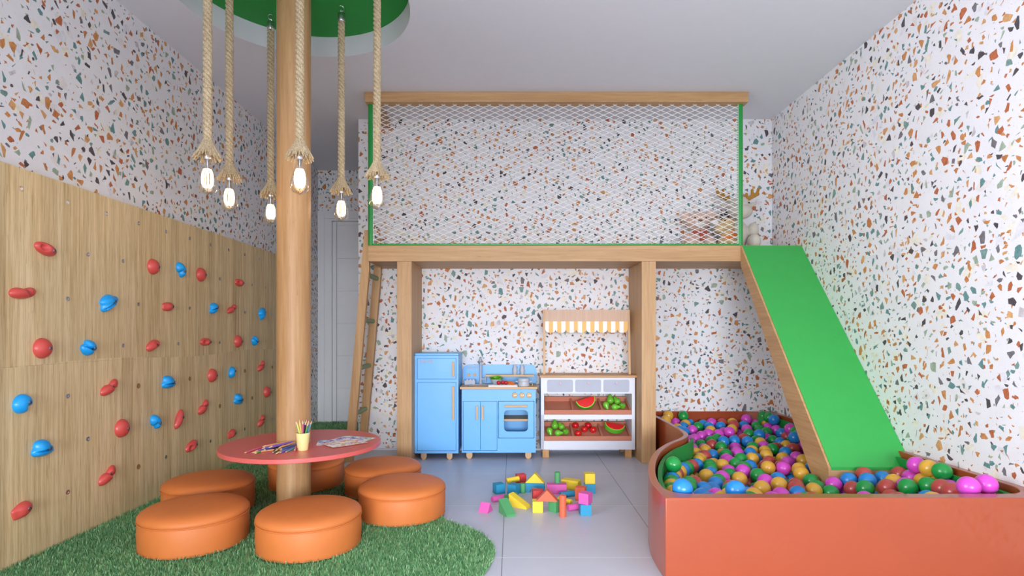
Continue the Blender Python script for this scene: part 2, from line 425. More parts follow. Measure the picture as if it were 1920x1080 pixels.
HSH = {  # radius over angle (in units of the half size) and the height over the disc
 'bun': (lambda a: 1, lambda u, v: 1, 1.0),
 'dish': (lambda a: 1 + .06 * math.cos(2 * a), lambda u, v: 1 - .62 * math.exp(-(((u + .42) / .34) ** 2 + (v / .5) ** 2) ** 1.6), .62),
 'lobe': (lambda a: 1 - .55 * math.exp(-((a - PI / 2 + .12) / .5) ** 2), lambda u, v: 1 - .5 * math.exp(-((u - .16 + .2 * v) / .13) ** 2) - .2 * max(0, u), .62),
 'bean': (lambda a: 1 - .4 * math.exp(-((a + PI / 2) / .45) ** 2), lambda u, v: 1 - .25 * math.exp(-((u - .3) / .2) ** 2), .7),
 'kidney': (lambda a: 1 - .38 * math.exp(-((a + PI / 2 - .3) / .35) ** 2), lambda u, v: 1 - .45 * math.exp(-(((u - .1) / .25) ** 2 + ((v + .5) / .35) ** 2)), .85),
 'sausage': (lambda a: 1 + .05 * math.sin(a), lambda u, v: 1, .7),
 'jug': (lambda a: 1 + .14 * math.exp(-((abs(a) - 2.5) / .3) ** 2), lambda u, v: 1 - .35 * math.exp(-((u + .75) / .3) ** 2), .8),
 'wing': (lambda a: 1 + .12 * math.cos(3 * a + .6) + .05 * math.cos(5 * a), lambda u, v: 1 - .4 * math.exp(-((v + .25 - .3 * u) / .13) ** 2) - .22 * u, .85),
 'comma': (lambda a: 1 - .32 * math.exp(-((a - 2.6) / .3) ** 2) - .3 * math.exp(-((a + .7) / .3) ** 2), lambda u, v: 1 - .5 * math.exp(-((v + .15 + .35 * u) / .14) ** 2), .85),
}
def hold_mesh(shape, hw, hh, out, tilt):
    rad, hgt, k = HSH[shape]; b = MB(); n, m = 40, 14; ct, st = math.cos(tilt), math.sin(tilt)
    def P(t, a):
        r = rad((a + PI) % (2 * PI) - PI) * t; u, v = r * math.cos(a), r * math.sin(a)
        ht = out * max(.12, hgt(u, v)) * (1 - t ** 2.3) ** .55 if t < 1 else 0
        y, z = u * hw, v * hh
        return (ht, y * ct - z * st, y * st + z * ct)
    ctr = b.bm.verts.new(P(0, 0)); rings = []
    for i in range(1, m + 1):
        t = math.sin(PI / 2 * i / m) ** .9 if i < m else 1
        rings.append([b.bm.verts.new(P(t, 2 * PI * j / n)) for j in range(n)])
    for j in range(n): b.bm.faces.new((ctr, rings[0][j], rings[0][(j + 1) % n]))
    for A, B in zip(rings, rings[1:]):
        for j in range(n): b.bm.faces.new((A[j], B[j], B[(j + 1) % n], A[(j + 1) % n]))
    b.bm.faces.new(rings[-1][::-1])
    return b
for x, y, pw, ph, sh, tl, c, lab in HOLDS:
    out = .036 if sh in ('bun', 'kidney', 'comma', 'wing') else .031
    d, z = px_on_wall(x - out * .5 * 1045 / px_on_wall(x, y)[0], y)
    hh = ph * d / 1045 / 2; hw = max(hh * .8, (pw * d * d / 2226 - out * .30 * d) / 2)
    if sh == 'bun': hh *= 1.04; hw = hh
    if sh in ('lobe', 'dish', 'jug', 'bean'): hw = max(hw, hh * 1.35)
    if sh == 'sausage': hw, hh = .066, .027
    tilt = math.radians(tl)
    if sh in ('kidney',) and abs(tl) > 45: hw, hh = hh, hh * .72
    if sh == 'lobe': hw *= 1.12; hh *= .92
    bm_ = hold_mesh(sh, hw, hh, out, tilt)
    o = bm_.build('climbing_hold', M_RED if c == 'r' else M_BLUE); o.location = (XP, d, z); OFF[o.name] = Vector()
    tag(o, lab, 'climbing hold', 'climbing holds on the plywood wall')
    b = MB(); ru = .38 if sh == 'dish' else .2; rt = ru * hw; top_ = out * max(.12, HSH[sh][1](ru, 0)) * (1 - ru ** 2.3) ** .55 - .003
    bu, bv = rt * math.cos(tilt), rt * math.sin(tilt)
    b.lathe([(.0092, -.008), (.0092, .004), (.0078, .0055), (.005, .0055), (.005, .001), (0, .001)], (top_, bu, bv), 16, axis=Matrix.Rotation(PI / 2, 3, 'Y'))
    q = b.build('bolt', M_DARKSTEEL, o, clean=False); q['label'] = 'grey steel bolt'
# threaded insert nuts in a staggered grid
hpos = [(o.location.y, o.location.z) for o in bpy.data.objects if o.name.startswith('climbing_hold')]
b = MB(); ax = Matrix.Rotation(PI / 2, 3, 'Y')
b.lathe([(.0115, 0), (.0115, .001), (.0085, .0018), (.006, .0012), (.0055, .0004), (0, .0004)], (0, 0, 0), 16, axis=ax)
nut = b.build('insert_nut', M_STEEL, cw, clean=False); b = MB()
for v in nut.data.vertices: v.co += Vector((XL, 3.4, 0))
b.lathe([(.015, 0), (.015, .0012), (.011, .0012), (.009, .0002), (0, .0002)], (0, 0, 0), 16, axis=ax)
hol = b.build('drilled_hole', M_HOLE, cw, clean=False)
for v in hol.data.vertices: v.co += Vector((XL, 3.4, 0))
first = {0: True, 1: True}
for k in range(-2, 22):
    d = 2.672 + .1265 * k
    for z in ((1.628, 1.166, .70, .239) if k % 2 == 0 else (1.397, .934, .47)):
        if any(math.hypot(d - a, z - c) < .085 for a, c in hpos): continue
        hollow = z < .71 and (k >= 2) and not (k > 9 and z < .3) and (k * 7 + int(z * 10)) % 4 != 0
        src = hol if hollow else nut
        if first[hollow]: o = src; first[hollow] = False
        else: o = src.copy(); COL.objects.link(o)
        o.parent = cw; o.location = (XP - XL, d - 3.4, z)

# ================================================================ artificial turf
TURF = [(-2.13, 1.65), (-2.13, 5.35), (-2.18, 5.36), (-2.18, 6.24), (-1.315, 6.24), (-1.315, 4.60)] + catmull([(-1.29, 4.45), (-1.245, 4.13), (-.93, 3.72), (-.60, 3.33), (-.341, 2.97), (-.186, 2.82), (-.11, 2.69), (-.078, 2.56), (-.084, 2.45), (-.113, 2.31), (-.2, 2.1), (-.4, 1.85), (-.8, 1.68)], 5)
def in_poly(px, py, P):
    c = np.zeros(len(px), bool)
    for (x1, y1), (x2, y2) in zip(P, P[1:] + P[:1]):
        m = ((y1 > py) != (y2 > py)) & (px < (x2 - x1) * (py - y1) / (y2 - y1 + 1e-12) + x1); c ^= m
    return c
def turf():
    rg = np.random.default_rng(5)
    P = []
    for y0, y1, den, x0 in ((2.15, 2.9, 24000, -2.13), (2.9, 3.8, 17000, -2.13), (3.8, 4.8, 9000, -2.13), (4.8, 6.24, 9000, -2.18)):
        n = int((y1 - y0) * 2.1 * den); x = rg.uniform(x0, -.02, n); y = rg.uniform(y0, y1, n)
        m = in_poly(x, y, TURF); P.append(np.stack([x[m], y[m]], 1))
    P = np.concatenate(P); 
    keep = np.ones(len(P), bool)
    for cx, cy, r in [(-1.233, 3.15, .088)] + [(q[0], q[1], .225) for q in OTTO]: keep &= np.hypot(P[:, 0] - cx, P[:, 1] - cy) > r
    P = P[keep]; n = len(P)
    a = rg.uniform(0, 2 * PI, n); lean = rg.normal(0, .5, (n, 2)) * .012; h = rg.uniform(.014, .027, n); wd = rg.uniform(.0011, .0019, n)
    sx, sy = np.cos(a) * wd, np.sin(a) * wd
    V = np.zeros((n, 5, 3))
    V[:, 0] = np.stack([P[:, 0] - sx, P[:, 1] - sy, np.full(n, .002)], 1); V[:, 1] = np.stack([P[:, 0] + sx, P[:, 1] + sy, np.full(n, .002)], 1)
    mx, my = P[:, 0] + lean[:, 0] * .4, P[:, 1] + lean[:, 1] * .4
    V[:, 2] = np.stack([mx + sx * .8, my + sy * .8, h * .6], 1); V[:, 3] = np.stack([mx - sx * .8, my - sy * .8, h * .6], 1)
    V[:, 4] = np.stack([P[:, 0] + lean[:, 0], P[:, 1] + lean[:, 1], h], 1)
    V[:, :, 0] = np.clip(V[:, :, 0], np.where(P[:, 1:2] < 5.35, -2.128, -2.178), None)
    base = (np.arange(n) * 5)[:, None]
    quads = base + np.array([[0, 1, 2, 3]]); tris = base + np.array([[3, 2, 4]])
    nb = len(TURF)
    verts = np.concatenate([V.reshape(-1, 3), np.array([(x, y, .004) for x, y in TURF])])
    loops = np.concatenate([quads.ravel(), tris.ravel(), np.arange(nb)[::-1] + n * 5])
    tot = np.concatenate([np.full(n, 4), np.full(n, 3), [nb]]); start = np.concatenate([[0], np.cumsum(tot)[:-1]])
    me = bpy.data.meshes.new('artificial_turf'); me.vertices.add(len(verts)); me.vertices.foreach_set('co', verts.ravel())
    me.loops.add(len(loops)); me.loops.foreach_set('vertex_index', loops.astype(np.int32))
    me.polygons.add(len(tot)); me.polygons.foreach_set('loop_start', start.astype(np.int32))
    me.update(calc_edges=True); me.validate()
    t = NT('turf_blades'); g = t.n('ShaderNodeNewGeometry')
    c = t.ramp(g.outputs['Random Per Island'], [(0, srgb(62, 112, 72)), (.45, srgb(98, 158, 102)), (.8, srgb(144, 196, 134)), (1, srgb(200, 226, 176))])
    big = t.noise(g.outputs['Position'], 2.2, 3)
    c = t.mix(big, c, t.mix(1, c, (.72, .78, .8, 1), 'MULTIPLY'))
    t.l(c, t.b.inputs['Base Color']); t.set(Roughness=.5); t.b.inputs['Specular IOR Level'].default_value = .3
    me.materials.append(t.m)
    o = bpy.data.objects.new('artificial_turf', me); COL.objects.link(o)
    tag(o, 'green artificial grass laid under the round table and stools', 'artificial turf', kind='stuff')
OTTO = [(-1.515, 2.666, .2357, 'orange round ottoman on the turf, front left one beside the climbing wall'),
        (-.954, 2.629, .2355, 'orange round ottoman in front, second from the climbing wall, before the wooden column'),
        (-.606, 3.08, .2375, 'orange round ottoman at the turf edge nearest the toy blocks'),
        (-.814, 3.53, .236, 'orange round ottoman right of the table, partly hidden by the one near the blocks'),
        (-1.352, 3.675, .236, 'orange round ottoman under the far side of the table, behind the wooden column'),
        (-1.72, 3.167, .236, 'orange round ottoman left of the table, close against the climbing panel')]
turf()
# ================================================================ ottomans
def ottoman(R=.2355):
    root = thing('ottoman', (0, 0, 0), '', 'ottoman', 'orange ottomans around the table')
    b = MB(); b.lathe([(0, .004), (R - .012, .004), (R - .004, .010), (R - .001, .03), (R + .001, .075), (R - .001, .13), (R - .004, .139), (0, .139)], (0, 0, 0), 64)
    b.build('side_cover', M_OTTO, root)
    b = MB(); b.lathe([(0, .139), (R - .003, .139), (R + .0015, .146), (R + .001, .156), (R - .008, .168), (R - .025, .178), (R - .055, .185), (R - .11, .190), (0, .193)], (0, 0, 0), 64)
    b.build('cushion_top', M_OTTO, root)
    b = MB()
    for z, rr in ((.139, R + .0005), (.012, R - .003)):
        b.tube([(rr * math.cos(2 * PI * i / 72), rr * math.sin(2 * PI * i / 72), z) for i in range(72)], .0028, 8, True)
    b.build('piping', M_PIPE, root)
    return root
o0 = ottoman()
for i, (x, y, r, lab) in enumerate(OTTO):
    if i == 0: o0.location = (x, y, 0); o0['label'] = lab
    else: dup(o0, (x, y, 0), i * 1.1, lab)
# ================================================================ column and table
PX, PY, PR = -1.233, 3.15, .0915
b = MB(); b.cyl((PX, PY, 0), (PX, PY, 2.963), PR, n=64)
lone(b, 'wooden_column', M_COLUMN, (PX, PY, 0), 'round light wood column rising through the coral table to the green ceiling recess', 'column')
b = MB(); TX, TY, TZ, TR = -1.183, 3.15, .383, .4306
n = 96; prof = [(TR, i) for i in (0, 1)]
out_ = lambda r, z: [b.bm.verts.new((TX + r * math.cos(2 * PI * i / n), TY + r * math.sin(2 * PI * i / n), z)) for i in range(n)]
inn_ = lambda z: [b.bm.verts.new((PX + (PR + .0008) * math.cos(2 * PI * i / n), PY + (PR + .0008) * math.sin(2 * PI * i / n), z)) for i in range(n)]
rows = [inn_(TZ), out_(TR - .002, TZ), out_(TR, TZ - .002), out_(TR, TZ - .021), out_(TR - .002, TZ - .023), inn_(TZ - .023)]
for A, B in zip(rows, rows[1:] + rows[:1]):
    for i in range(n): j = (i + 1) % n; b.bm.faces.new((A[i], A[j], B[j], B[i]))
lone(b, 'round_table', M_TABLE, (TX, TY, TZ), 'low round coral table top fixed around the wooden column', 'table')

# ================================================================ loft
YL = 4.283
lf = thing('play_loft', (0, YL, 0), 'oak play loft on two posts with a white net front, against the back wall', 'loft')
bx('deck', M_OAKX, lf, -1.107, XR, YL, YB, 1.553, 1.676, bev=.002)
b = MB(); b.box(-.884, -.772, YL + .004, YB, 0, 1.553, .002); b.build('post', M_OAKZ, lf)
b = MB(); b.box(.998, 1.107, YL + .004, YB, 0, 1.553, .002); b.build('post', M_OAKZ, lf)
b = MB(); b.box(-1.118, 1.795, YL - .055, YL + .03, 2.756, ZC - .001, .002); b.build('top_rail', M_OAKX, lf)
b = MB(); b.box(-1.10, -1.04, YL + .03, YB, 2.756, ZC - .001, .002); b.build('side_rail', M_OAKY, lf)
for x in (-1.086, 1.754):
    b = MB(); b.cyl((x, YL + .006, 1.676), (x, YL + .006, 2.756), .021); b.build('tube_post', M_GREENTUBE, lf)['label'] = 'green steel tube post'
b = MB(); b.tube([(-1.07, YL + .006, 1.684), (1.74, YL + .006, 1.684)], .008, 10); b.build('bottom_rail', M_GREENTUBE, lf)['label'] = 'thin green bottom rail'
def net():
    b = MB(); x0, x1, z0, z1, yy = -1.066, 1.735, 1.688, 2.758, YL - .006
    W, H = .0877, .0382; s = H / W
    cut = []
    for sg in (1, -1):
        c = (z0 - sg * (x1 if sg > 0 else x0)); c = math.floor(c / H) * H
        hi = z1 - sg * (x0 if sg > 0 else x1)
        while c < hi + H:
            xs = sorted([(z0 - c) / (sg * s), (z1 - c) / (sg * s)]); a, e = max(xs[0], x0), min(xs[1], x1)
            if e - a > .005: cut.append(((a, yy + .0006 * sg, c + sg * s * a), (e, yy + .0006 * sg, c + sg * s * e)))
            c += H
    for p, q in cut: b.tube([p, q], .0022, 5)
    b.tube([(x0, yy, z0), (x0, yy, z1)], .002, 5); b.tube([(x1, yy, z0), (x1, yy, z1)], .002, 5)
    b.build('safety_net', M_NET, lf)['label'] = 'white diamond safety net'
net()
# ================================================================ ladder
ld = thing('loft_ladder', (-1.28, 4.5, 0), 'leaning wooden ladder with sage green rungs at the left end of the loft', 'ladder')
def stile(y0, y1):
    b = MB(); wd = .058
    # leaning in x: foot to past the deck
    b.prism([(-1.30, 0), (-1.2375, 0), (-1.1075, 1.50), (-1.1075, 1.80), (-1.1436, 1.80)], y0, y1, 1)
    b.build('stile', M_OAKZ, ld)
stile(4.318, 4.362); stile(4.70, 4.744)
for z in (.365, .73, 1.103, 1.463):
    x = -1.269 + .0869 * z
    b = MB(); b.cyl((x, 4.35, z), (x, 4.715, z), .0185, n=20); b.build('rung', M_RUNG, ld)['label'] = 'sage green round rung'
# ================================================================ slide
sl = thing('slide', (2.0, 3.1, 0), 'green slide with oak sides running from the loft into the ball pit', 'slide')
yt, zt, yb_, zb = YL - .002, 1.674, 3.09, .258
sx0, sx1 = 1.757, XR - .002
k = (zt - zb) / (yt - yb_)
b = MB(); b.prism([(yt, zt), (yb_, zb), (yb_, zb - .016), (yt, zt - .016)], 1.770, sx1, 0); b.build('slide_bed', M_GREEN, sl)
for a, e in ((sx0, 1.772), (sx1 - .016, sx1)):
    b = MB(); b.prism([(yt, zt - .004), (yb_ + .004, zb - .004), (yb_ + .004, .06), (yb_ + .13, .10), (yt, zt - .155)], a, e, 0); b.build('side_board', M_OAKY, sl)
bx('front_board', M_OAKX, sl, sx0 + .001, sx1 - .001, yb_ + .005, yb_ + .03, .06, zb - .017)
# ================================================================ ball pit
ZP = .335
WAVE = [(1.1085, 4.772), (1.128, 4.60), (1.141, 4.398), (1.148, 3.971), (1.138, 3.716), (1.072, 3.554), (.940, 3.38), (.821, 3.174), (.733, 2.957), (.669, 2.741), (.6286, 2.536), (.620, 2.396), (.620, 2.252)]
wv = catmull(WAVE, 6); wv[0] = (1.1095, YB - .001)
wv = [(max(x, 1.1085) if y > 4.27 else x, min(y, YB - .001)) for x, y in wv]
outer = wv + [(XR - .001, 2.252), (XR - .001, YB - .001)]
def offset_line(P, d):
    Q = []
    for i, p in enumerate(P):
        a = P[max(i - 1, 0)]; c = P[min(i + 1, len(P) - 1)]
        t = Vector((c[0] - a[0], c[1] - a[1])).normalized(); Q.append((p[0] - t.y * d, p[1] + t.x * d))
    return Q
def arc(cx, cy, r, a0, a1, k=8): return [(cx + r * math.cos(math.radians(a0 + (a1 - a0) * i / k)), cy + r * math.sin(math.radians(a0 + (a1 - a0) * i / k))) for i in range(k + 1)]
def inner(d, front, top_=None):
    left = [p for p in offset_line(wv, d) if p[1] < YB - d - .06 and p[1] > 2.252 + front + .10]
    fy = 2.252 + front
    lx = left[-1][0]
    return ([(left[0][0] + .03, YB - d - .004)] + [(left[0][0] + .006, YB - d - .02)] + left + arc(lx + .09, fy + .09, .09, 180, 270, 6) +
            arc(XR - d - .14, fy + .13, .13, 270, 360) + arc(XR - d - .26, YB - d - .26, .26, 0, 90, 10))
inr = inner(.034, .062)
pit = thing('ball_pit', (1.4, 3.5, 0), 'coral ball pit with a wavy left side in the right front corner', 'ball pit')
def ring_prism(A, B, z0, z1):
    b = MB(); L = {}
    for nm, P in (('a', A), ('b', B)):
        for z in (z0, z1): L[nm, z] = [b.bm.verts.new((x, y, z)) for x, y in P]
    for nm in 'ab':
        P, Q = L[nm, z0], L[nm, z1]
        for i in range(len(P)): j = (i + 1) % len(P); b.bm.faces.new((P[i], P[j], Q[j], Q[i]))
    for z in (z0, z1):
        es = [b.bm.edges.get((V[i], V[(i + 1) % len(V)])) for V in (L['a', z], L['b', z]) for i in range(len(V))]
        bmesh.ops.triangle_fill(b.bm, use_beauty=True, use_dissolve=False, edges=es)
    return b
o = ring_prism(outer, inr, 0, ZP).build('pit_wall', M_CORAL, pit)
md = o.modifiers.new('soft_edge', 'BEVEL'); md.width = .004; md.segments = 2; md.limit_method = 'ANGLE'; md.angle_limit = math.radians(60)
inl = inner(.046, .074); inl2 = inner(.066, .094)
st_ = next(i for i, p in enumerate(inl) if p[1] < 3.72)
A, B = inl[st_:-4], inl2[st_:-4]; mm = min(len(A), len(B)); A, B = A[:mm], B[:mm]
b = MB(); b.prism(A + B[::-1], .01, .306, 2); o = b.build('padding', M_LINER, pit); o['label'] = 'green inner padding'
b = MB(); b.prism(inner(.036, .064), .002, .03, 2); o = b.build('pit_floor', M_LINER, pit); o['label'] = 'green pit floor'
